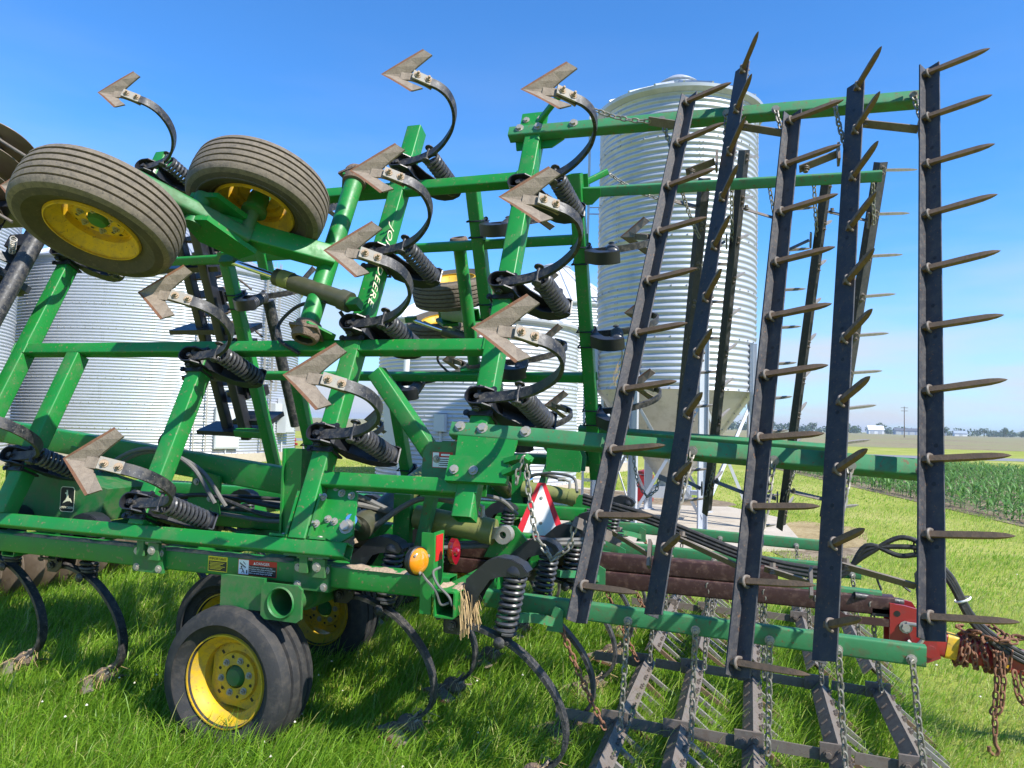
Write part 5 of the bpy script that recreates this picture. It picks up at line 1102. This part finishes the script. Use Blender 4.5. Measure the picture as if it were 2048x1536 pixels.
# warning decals on the side tube
def decal(W, w_, h, base, bands, texts, name='warning_decal'):
    mb = MB(); mats = [base]
    mb.prism([(0, 0), (w_, 0), (w_, h), (0, h)], 0.0008, W, 0)
    for k, (x, y, a, b, m_) in enumerate(bands):
        mats.append(m_); mb.prism([(x, y), (x + a, y), (x + a, y + b), (x, y + b)], 0.0006, W @ Matrix.Translation((0, 0, 0.0008 + 0.0003 * k)), k + 1)
    o = cp(name, mb, mats, smooth=False)
    for body, sz, x, y, m_ in texts:
        sub('lettering', txt(body, sz, 'lettering', m_, extrude=0.0002), o).matrix_basis = W @ Matrix.Translation((x, y, 0.0025))
    return o
def side(x, z, y=3.1795): return frame((x, y, z), (1, 0, 0), (0, 0, 1), (0, -1, 0))
decal(side(-2.702, 0.850), 0.122, 0.078, 'decal_yellow', [(0.004, 0.004, 0.114, 0.050, 'decal_black')] + [(0.010 + 0.004 * (k % 2), 0.045 - 0.0066 * k, 0.094 - 0.012 * (k % 3), 0.0026, 'decal_yellow') for k in range(6)],
      [('IMPORTANT', 0.0195, 0.007, 0.059, 'decal_black')])
d2 = decal(side(-2.512, 0.849), 0.235, 0.079, 'decal_red', [(0.003, 0.003, 0.062, 0.073, 'white'), (0.067, 0.003, 0.165, 0.049, 'decal_black')],
           [('DANGER', 0.020, 0.112, 0.057, 'white')] + [(l, 0.0098, 0.069, 0.0415 - 0.0105 * k, 'white') for k, l in enumerate(('To avoid injury or death stand clear', 'of machine when wings are being folded', 'or unfolded. Mechanical or hydraulic', 'failure can allow wing to fall rapidly'))])
Wd = side(-2.512, 0.849) @ Matrix.Translation((0, 0, 0.0022)); pc = MB()
pc.prism([(0.010, 0.058), (0.012, 0.062), (0.050, 0.040), (0.048, 0.036)], 0.0006, Wd)
for k in range(6): pc.prism([(0.013 + 0.006 * k, 0.056 - 0.0036 * k), (0.015 + 0.006 * k, 0.056 - 0.0036 * k), (0.0135 + 0.006 * k, 0.049 - 0.0036 * k)], 0.0006, Wd)
pc.prism([(0.022 + 0.0045 * math.cos(2 * math.pi * k / 10), 0.040 + 0.0045 * math.sin(2 * math.pi * k / 10)) for k in range(10)], 0.0006, Wd)
pc.prism([(0.020, 0.035), (0.026, 0.034), (0.036, 0.022), (0.032, 0.018)], 0.0006, Wd); pc.prism([(0.020, 0.034), (0.024, 0.033), (0.013, 0.026), (0.011, 0.029)], 0.0006, Wd); pc.prism([(0.032, 0.022), (0.036, 0.022), (0.026, 0.010), (0.022, 0.011)], 0.0006, Wd); pc.prism([(0.033, 0.020), (0.037, 0.021), (0.042, 0.008), (0.038, 0.008)], 0.0006, Wd); pc.prism([(0.052, 0.008), (0.059, 0.008), (0.059, 0.026), (0.052, 0.026)], 0.0006, Wd)
pc.prism([(0.030, 0.066), (0.046, 0.052), (0.048, 0.054), (0.032, 0.068)], 0.0006, Wd)
subm('pictogram', pc, 'decal_black', d2, smooth=False)
tr_ = MB().prism([(0.095, 0.057), (0.109, 0.057), (0.102, 0.070)], 0.0006, Wd); subm('pictogram', tr_, 'white', d2, smooth=False)
W3 = side(-1.575, 1.425, 3.4905)
decal(W3, 0.115, 0.082, 'decal_red', [(0.003, 0.003, 0.034, 0.076, 'white'), (0.038, 0.003, 0.074, 0.052, 'white')] + [(0.041, 0.043 - 0.0105 * k, 0.066 - 0.006 * (k % 2), 0.0045, 'decal_black') for k in range(4)] + [(0.050, 0.063, 0.050, 0.010, 'white')], [])
decal(side(-1.475, 1.33, 3.4905), 0.055, 0.062, 'decal_orange', [(0.003, 0.003, 0.049, 0.032, 'white')] + [(0.006, 0.026 - 0.008 * k, 0.042, 0.0035, 'decal_black') for k in range(3)], [])
# maroon rear hitch
for p, q, w_, h in (((-2.6, 4.45, 0.845), (0.16, 4.45, 0.838), 0.09, 0.10), ((-2.6, 4.45, 0.742), (0.75, 4.45, 0.735), 0.10, 0.10)):
    ctube(p, q, w_, h, 'maroon', name='hitch_beam')
hp = MB().rod([(0.55, 4.40, 0.78), (0.80, 4.48, 0.75)], 0.02, 10); hp.rod(spline([(0.70, 4.5, 0.80), (0.68, 4.5, 0.87), (0.74, 4.5, 0.88), (0.84, 4.48, 0.81)], 5), 0.007, 6); hp.box((0.72, 4.45, 0.70), (0.16, 0.10, 0.04)); cp('hitch_clevis', hp, 'black_dusty')
hl = MB().sweep([(0.40, 4.36, 0.72), (0.50, 4.36, 0.66), (0.74, 4.38, 0.655)], [(-0.006, -0.02), (0.006, -0.02), (0.006, 0.02), (-0.006, 0.02)], (0, 0, 1)); cp('jack_lever', hl, 'maroon')
# slow-vehicle triangle on its post
cp('sign_post', MB().box((-1.28, 4.58, 0.95), (0.05, 0.02, 0.42)), 'green', smooth=False)
SG = frame((-1.262, 4.50, 0.945), Vector((0.94, 0.34, 0)), (0, 0, 1), Vector((0.34, -0.94, 0)))
def tri(h_, wb, wt, c): return [(-wb / 2 + c, 0), (wb / 2 - c, 0), (wb / 2, c * 1.5), (wt / 2, h_), (-wt / 2, h_), (-wb / 2, c * 1.5)]
sg = cp('slow_vehicle_sign', MB().prism(tri(0.345, 0.30, 0.05, 0.03), 0.003, SG), 'signred', smooth=False)
sub('sign_panel', MB().prism([(-0.118, 0.012), (0.118, 0.012), (0.005, 0.328), (-0.005, 0.328)], 0.001, SG @ Matrix.Translation((0, 0, 0.0025))).mesh('sign_panel', 'white', smooth=False), sg)
sb_ = MB(); 
for z in (0.09, 0.25): sb_.hexbolt(SG @ Vector((0, z, 0.003)), SG.to_3x3() @ Vector((0, 0, 1)), 0.007, 0.005)
subm('bolt', sb_, 'zinc', sg)
# rear hoses running to the trailing implement
for k in range(3):
    d = 0.022 * k
    h_ = MB().rod(spline([(-1.0, 4.55, 1.22 - d), (-0.55, 4.52, 1.12 - d), (-0.05, 4.50, 0.96 - d), (0.25, 4.50, 0.90 - d), (0.50, 4.50, 0.905 - d), (0.62, 4.48, 0.99 - d * 0.2 + 0.03 * k), (0.78, 4.46, 1.10 - 2.2 * d), (0.90, 4.44, 1.06 - d), (1.02, 4.44, 0.88 + d), (1.14, 4.46, 0.66 + d), (1.36, 4.50, 0.50 + d), (1.7, 4.55, 0.40 + d)], 6), 0.014, 9); cp('hydraulic_hose', h_, 'hose')
cp('cable_tie', MB().lathe([(0.040, -0.006), (0.044, 0), (0.040, 0.006)], 14, frame((1.08, 4.45, 0.80), (0.9, 0, 0.4), (0, 1, 0), (-0.4, 0, 0.9))), 'white')
cp('hose_stand', MB().sweep([(0.90, 4.47, 0.70), (0.90, 4.47, 1.0)], [(-0.02, -0.004), (0.02, -0.004), (0.02, 0.004), (-0.02, 0.004)], (0, 1, 0)).lathe([(0.042, -0.005), (0.048, 0), (0.042, 0.005)], 16, frame((0.86, 4.46, 1.06), (0, 0, 1), (0, 1, 0), (1, 0, 0))), 'black')

# ------------------------------------------------------------------ red drawbar of the trailing implement, with its safety chain
DB = thing('drawbar', (1.0, 4.5, 0), 'dark red implement drawbar coupled behind the cultivator', 'drawbar')
obj('beam', MB().tube((0.93, 4.50, 0.555), (2.6, 4.72, 0.27), 0.10, 0.125, (0, 0, 1), rad=0.018).mesh('beam', 'red'), DB)
hpl = []
for y in (4.38, 4.56):
    hpl.append(obj('hitch_plate', MB().prism([(0.72, 0.47), (0.90, 0.47), (0.96, 0.50), (0.93, 0.63), (0.86, 0.74), (0.79, 0.755), (0.72, 0.76)], 0.02, frame((0, y, 0), (1, 0, 0), (0, 0, 1), (0, -1, 0))).mesh('hitch_plate', 'red'), DB))
obj('hitch_block', MB().box((0.86, 4.47, 0.60), (0.10, 0.16, 0.2)).rod([(0.91, 4.36, 0.53), (0.91, 4.42, 0.53)], 0.032, 18).mesh('hitch_block', 'red'), DB)
hbt = MB().hexbolt((0.795, 4.365, 0.645), (0, -1, 0), 0.022, 0.02); hbt.rod(spline([(0.80, 4.36, 0.665), (0.86, 4.34, 0.66), (0.87, 4.34, 0.60), (0.83, 4.34, 0.555), (0.80, 4.35, 0.58)], 5), 0.011, 8)
for x, z in ((0.755, 0.71), (0.755, 0.535)): hbt.sweep([(x, 4.3695, z), (x, 4.3685, z)], [(0.016 * math.cos(2 * math.pi * j / 12), 0.016 * math.sin(2 * math.pi * j / 12)) for j in range(12)], (0, 0, 1), mi=1)
sub('pin', hbt.mesh('pin', ['zinc', 'decal_black']), hpl[0])
yb = MB().tube((1.00, 4.509, 0.543), (1.055, 4.5165, 0.5337), 0.104, 0.129, (0, 0, 1), rad=0.018).cut(); yb.tube((1.285, 4.5467, 0.4944), (1.31, 4.55, 0.4902), 0.104, 0.129, (0, 0, 1), rad=0.018)
for b_ in yb.pieces(): obj('painted_band', b_.mesh('painted_band', 'yellow'), DB)
random.seed(2)
cc = MB()
for k in range(7):                                                    # turns round the beam
    x = 1.08 + 0.035 * k; y = 4.52 + 0.13 * (x - 1.08); zc = 0.53 - 0.17 * (x - 1.08); r1, r2 = 0.072, 0.085
    lp = [(x + 0.02 * math.sin(a * 1.0 + k), y + r1 * math.cos(a), zc + r2 * math.sin(a)) for a in [2 * math.pi * j / 14 + 0.3 * k for j in range(15)]]
    chain_mb(lp, 0.036, 0.0062, 0.0125, cc)
for k in range(10):                                                   # heap on top
    x = 1.08 + 0.028 * k; p = Vector((x, 4.50 + random.uniform(-.06, .06), 0.625 - 0.16 * (x - 1.08) + random.uniform(0, .035)))
    chain_mb([p, p + Vector((random.uniform(-.06, .09), random.uniform(-.07, .07), random.uniform(-.01, .02))), p + Vector((random.uniform(0, .16), random.uniform(-.08, .08), random.uniform(-.02, .02)))], 0.036, 0.0062, 0.0125, cc)
chain_mb([(1.235, 4.435, 0.55), (1.225, 4.42, 0.40), (1.215, 4.42, 0.27), (1.20, 4.42, 0.235)], 0.036, 0.0062, 0.0125, cc); chain_mb([(1.25, 4.435, 0.55), (1.255, 4.42, 0.40), (1.245, 4.42, 0.28), (1.22, 4.42, 0.24)], 0.036, 0.0062, 0.0125, cc)
chain_mb([(1.215, 4.42, 0.25), (1.215, 4.42, 0.13)], 0.036, 0.0062, 0.0125, cc)
chain_mb([(1.31, 4.45, 0.46), (1.32, 4.44, 0.36), (1.34, 4.44, 0.305), (1.37, 4.44, 0.30), (1.375, 4.44, 0.35), (1.345, 4.44, 0.42), (1.35, 4.45, 0.46)], 0.036, 0.0062, 0.0125, cc)
CHN = tag(obj('safety_chain', cc.mesh('safety_chain', 'rust_chain')), 'rusty safety chain wrapped in a heap round the red drawbar', 'chain')
obj('hook', MB().rod(spline([(1.215, 4.42, 0.135), (1.215, 4.42, 0.09), (1.23, 4.42, 0.055), (1.215, 4.42, 0.03), (1.19, 4.42, 0.045), (1.188, 4.42, 0.07)], 5), 0.010, 8).mesh('hook', 'rust_chain'), CHN)

# ------------------------------------------------------------------ corn
def corn_mesh(seed, h):
    rg = np.random.default_rng(seed); v, f, tn = [], [], []
    def ribbon(pts, wid, up, tone):
        o = len(v)
        for i, (p, wd) in enumerate(zip(pts, wid)):
            d = pts[min(i + 1, len(pts) - 1)] - pts[max(i - 1, 0)]; sd = np.cross(d, up); sd = sd / (np.linalg.norm(sd) + 1e-9)
            fold = np.array([0, 0, wd * 0.35]); v.extend([p - sd * wd + fold, p, p + sd * wd + fold])
        for i in range(len(pts) - 1):
            for k in (0, 1): f.append((o + i * 3 + k, o + i * 3 + k + 1, o + i * 3 + k + 4, o + i * 3 + k + 3)); tn.append(tone)
    for k in range(5):
        a = k * 2 * math.pi / 5; b = a + 2 * math.pi / 5; o = len(v); r = 0.012
        v.extend([np.array([r * math.cos(a), r * math.sin(a), 0]), np.array([r * math.cos(b), r * math.sin(b), 0]), np.array([r * .6 * math.cos(b), r * .6 * math.sin(b), h * .6]), np.array([r * .6 * math.cos(a), r * .6 * math.sin(a), h * .6])]); f.append((o, o + 1, o + 2, o + 3)); tn.append(0.7)
    az = rg.uniform(0, 6.28)
    for k in range(9):
        az += math.pi + rg.uniform(-.5, .5); z0 = h * (0.10 + 0.055 * k); L_ = h * rg.uniform(.55, .95); e = np.array([math.cos(az), math.sin(az), 0]); pts = []
        rise = rg.uniform(.5, .95) + 0.06 * k
        for i in range(6): q = i / 5; pts.append(np.array([0, 0, z0]) + e * (L_ * (0.12 * q + .75 * q ** 1.4)) + np.array([0, 0, L_ * (rise * q - (0.55 + 0.3 * (1 - k / 9)) * q ** 2.3)]))
        ribbon(pts, [x * h for x in (.018, .042, .05, .045, .028, .003)], np.array([0, 0, 1.0]), float(np.clip(rg.normal(.45, .22), 0, 1)))
    return v, f, tn
CORN = [corn_mesh(k, 0.52 + 0.05 * (k % 3)) for k in range(5)]
CMESH = [leafmesh('corn_plant', *c, 'corn') for c in CORN]
rng = np.random.default_rng(12); plants = []
for r_ in range(17):
    d = -4.0
    while d < 27:
        d += rng.uniform(0.15, 0.21); n = r_ * 0.76 + rng.normal(0, .03)
        p = CE0 + CD * d + CN * n; rel = p - CAM; dep = rel.dot(fw)
        if dep < 5: continue
        px = 1024 + FPX * rel.dot(rr) / dep
        if px > 2110 or p.y > 47: continue
        if rng.random() < 0.05: continue
        plants.append((dep, p.x, p.y, rng.integers(0, 5), rng.uniform(0, 6.28), rng.uniform(.42, .78) * (0.85 if d > 20 else 1)))
plants.sort()
for dep, x, y, k, a, s_ in plants[:300]:
    o = obj('corn_plant', CMESH[k], None, Matrix.Translation((x, y, 0)) @ Matrix.Rotation(a, 4, 'Z') @ Matrix.Scale(s_, 4)); tag(o, 'young green corn plant near the edge of the corn rows', 'corn plant', 'corn plants in rows right of the lawn')
V_, F_, T_ = [], [], []; off = 0
CA = [(np.array(c[0]), np.array(c[1]), np.array(c[2])) for c in CORN]
for dep, x, y, k, a, s_ in plants[300:]:
    cv, cf, ct = CA[k]; c, s2 = math.cos(a), math.sin(a); rot = np.array([[c, -s2, 0], [s2, c, 0], [0, 0, 1]]); V_.append(cv @ rot.T * s_ + np.array([x, y, 0])); F_.append(cf + off); T_.append(ct); off += len(cv)
def fastmesh(name, V, F, tone, m, dom='FACE'):
    me = bpy.data.meshes.new(name); n = len(F); k = F.shape[1]
    me.vertices.add(len(V)); me.vertices.foreach_set('co', V.astype(np.float32).ravel())
    me.loops.add(n * k); me.loops.foreach_set('vertex_index', F.astype(np.int32).ravel())
    me.polygons.add(n); me.polygons.foreach_set('loop_start', np.arange(0, n * k, k, dtype=np.int32))
    me.update(calc_edges=True); me.materials.append(M[m])
    at = me.attributes.new('tone', 'FLOAT', dom); at.data.foreach_set('value', tone.astype(np.float32)); return me
if V_:
    o = obj('corn_rows', fastmesh('corn_rows', np.vstack(V_), np.vstack(F_), np.concatenate(T_), 'corn')); o['kind'] = 'stuff'; o['label'] = 'rows of young corn running towards the road'; o['category'] = 'corn'

# ------------------------------------------------------------------ grass (one mesh of blades, thinning out with distance)
rng = np.random.default_rng(99)
CX = np.array([rr, uu, fw])
def in_view(P, pad=330):
    rel = P - np.array(CAM); q = rel @ CX.T; ok = q[:, 2] > 0.8
    px = 1024 + FPX * q[:, 0] / np.maximum(q[:, 2], .1); py = 768 - FPX * q[:, 1] / np.maximum(q[:, 2], .1)
    return ok & (px > -pad) & (px < 2048 + pad) & (py < 1536 + 2.2 * pad), q[:, 2]
def inpoly(x, y, poly):
    r_ = np.zeros(len(x), bool); n = len(poly)
    for i in range(n):
        x1, y1 = poly[i]; x2, y2 = poly[i - 1]
        c = ((y1 > y) != (y2 > y)) & (x < (x2 - x1) * (y - y1) / (y2 - y1 + 1e-12) + x1); r_ ^= c
    return r_
PAD = [(-9.5, 14.6), (-4.6, 12.6), (-1.75, 9.35), (0.75, 10.95), (0.55, 14.2), (-1.6, 17.4), (-9.5, 20)]
CORNP = [cornp(-8, -0.3), cornp(28, -0.3), cornp(24, 16), cornp(-8, 16)]
rows = []
for d0, d1, dens, wid in ((1.6, 4.2, 6200, 1.0), (4.2, 6.5, 3600, 1.15), (6.5, 10, 1500, 1.5), (10, 16, 520, 2.1), (16, 28, 150, 3.4)):
    x0, x1, y0, y1 = -1.0 * d1, 0.55 * d1, 0.3 * d0, d1 * 1.22
    n = int(dens * (x1 - x0) * (y1 - y0)); P = np.zeros((n, 3)); P[:, 0] = rng.uniform(x0, x1, n); P[:, 1] = rng.uniform(y0, y1, n)
    ok, dep = in_view(P); ok &= (dep >= d0) & (dep < d1)
    P = P[ok]; dep = dep[ok]
    # clumping
    cl_ = np.sin(P[:, 0] * 5.1 + 1.7 * np.sin(P[:, 1] * 3.3)) * np.sin(P[:, 1] * 4.7 + 1.3 * np.sin(P[:, 0] * 2.9)); keep = rng.random(len(P)) < (0.72 + 0.28 * cl_)
    keep &= ~inpoly(P[:, 0], P[:, 1], PAD) & ~inpoly(P[:, 0], P[:, 1], CORNP)
    keep &= ~(((P[:, 0] - 0.95) / 0.75) ** 2 + ((P[:, 1] - 12.2) / 2.0) ** 2 < rng.uniform(.7, 1.1, len(P)))
    P = P[keep]; dep = dep[keep]
    # uncut under and around the machine, mown beyond
    ux = np.clip((1.15 - P[:, 0]) / 0.5, 0, 1) * np.clip((7.4 - P[:, 1]) / 0.7, 0, 1)
    h = (0.055 + 0.10 * ux) * rng.uniform(.55, 1.45, len(P)) * (1 + 0.25 * np.sin(P[:, 0] * 2.3) * np.sin(P[:, 1] * 2.9))
    tall = rng.random(len(P)) < 0.04 * ux; h[tall] *= 1.5
    rows.append((P, h, np.full(len(P), wid), ux))
P = np.vstack([r_[0] for r_ in rows]); h = np.concatenate([r_[1] for r_ in rows]); wd = np.concatenate([r_[2] for r_ in rows]); ux = np.concatenate([r_[3] for r_ in rows]); n = len(P)
az = rng.uniform(0, 2 * np.pi, n); lean = rng.gamma(2.0, .27, n); ea = np.stack([np.cos(az), np.sin(az), np.zeros(n)], 1)
wind = np.array([0.38, -0.06, 0]); bend = ea * (h * lean)[:, None] + wind * h[:, None]
sa = az + np.pi / 2 + rng.uniform(-.6, .6, n); sd = np.stack([np.cos(sa), np.sin(sa), np.zeros(n)], 1)
w0 = 0.0019 * wd * rng.uniform(.7, 1.35, n) * (1 + 0.35 * ux)
V = np.zeros((n, 7, 3))
for i, (q, k) in enumerate(((0, 1.0), (.4, .95), (.75, .62))):
    c = P + bend * (q ** 1.8) + np.array([0, 0, 1.0]) * (h * (q - 0.22 * lean.clip(0, 1.5) * q * q))[:, None]
    V[:, 2 * i] = c - sd * (w0 * k)[:, None]; V[:, 2 * i + 1] = c + sd * (w0 * k)[:, None]
V[:, 6] = P + bend + np.array([0, 0, 1.0]) * (h * (1 - 0.30 * lean.clip(0, 1.5)))[:, None]
base = (np.arange(n) * 7)[:, None]
F = np.concatenate([base + np.array(t_) for t_ in ((0, 1, 3), (0, 3, 2), (2, 3, 5), (2, 5, 4), (4, 5, 6))], 1).reshape(-1, 3)
patch = 0.10 * np.sin(P[:, 0] * 1.1 + 2 * np.sin(P[:, 1] * .7)) + 0.08 * np.sin(P[:, 1] * 2.3 + P[:, 0])
tone = np.clip(rng.normal(.43, .19, n) + patch + np.where(ux < .5, .20, 0), 0, .92); dry = rng.random(n) < np.where(ux < .5, .18, .05); tone[dry] = rng.uniform(.85, 1, dry.sum())
o = obj('grass', fastmesh('grass', V.reshape(-1, 3), F, np.repeat(tone, 5), 'grass')); o['kind'] = 'stuff'; o['label'] = 'uncut bright green grass under and around the machine'; o['category'] = 'grass'
# white clover heads
cm = MB(); random.seed(40)
for k in range(90):
    if k < 50: x, y = random.uniform(-3.6, -1.2), random.uniform(2.2, 4.2)
    else: x, y = random.uniform(-4, 4), random.uniform(2.3, 12)
    z = random.uniform(.09, .17) if x < 1 and y < 7 else random.uniform(.04, .07); r_ = random.uniform(.006, .010); c = Vector((x, y, z))
    cm.add([c + Vector(p) * r_ for p in ((1, 0, 0), (0, 1, 0), (-1, 0, 0), (0, -1, 0), (0, 0, .9), (0, 0, -.7))], [(0, 1, 4), (1, 2, 4), (2, 3, 4), (3, 0, 4), (1, 0, 5), (2, 1, 5), (3, 2, 5), (0, 3, 5)])
o = obj('clover_flowers', cm.mesh('clover_flowers', 'clover', smooth=False)); o['kind'] = 'stuff'; o['label'] = 'small white clover heads scattered in the grass'; o['category'] = 'clover'

# dry twig caught on the far harrow
tw = MB(); random.seed(14)
def twig(p, d, l, r_, k):
    pts = [Vector(p)]
    for i in range(6): d = (Vector(d) + Vector((random.uniform(-.25, .25), random.uniform(-.2, .2), -0.12))).normalized(); pts.append(pts[-1] + d * l / 6)
    tw.rod(pts, r_, 5, scales=[1 - 0.12 * i for i in range(7)])
    if k:
        for i in (2, 3, 4): twig(pts[i], (random.uniform(-.8, .8), random.uniform(-.4, .4), -0.8), l * 0.5, r_ * 0.6, k - 1)
twig((-0.99, 5.85, 2.36), (0.15, 0, -1), 0.36, 0.006, 2)
tag(obj('twig', tw.mesh('twig', 'straw')), 'dry brown twig dangling from a sweep of the far wing', 'twig')

# ------------------------------------------------------------------ summer haze: one closed box of thin, even air around everything
hz = MB().box((0, 0, 14.0), (9400, 9400, 30.0)); hm = bpy.data.materials.new('haze'); hm.use_nodes = True; ht = hm.node_tree
ht.nodes.remove(ht.nodes['Principled BSDF']); pvn = ht.nodes.new('ShaderNodeVolumePrincipled'); pvn.inputs['Color'].default_value = (0.80, 0.88, 1.0, 1); pvn.inputs['Density'].default_value = 0.00022; pvn.inputs['Anisotropy'].default_value = 0.3
ht.links.new(pvn.outputs['Volume'], ht.nodes['Material Output'].inputs['Volume'])
hzm = bpy.data.meshes.new('haze'); hzm.from_pydata(hz.v, [], hz.f); hzm.materials.append(hm); ho = obj('haze', hzm); ho['kind'] = 'stuff'
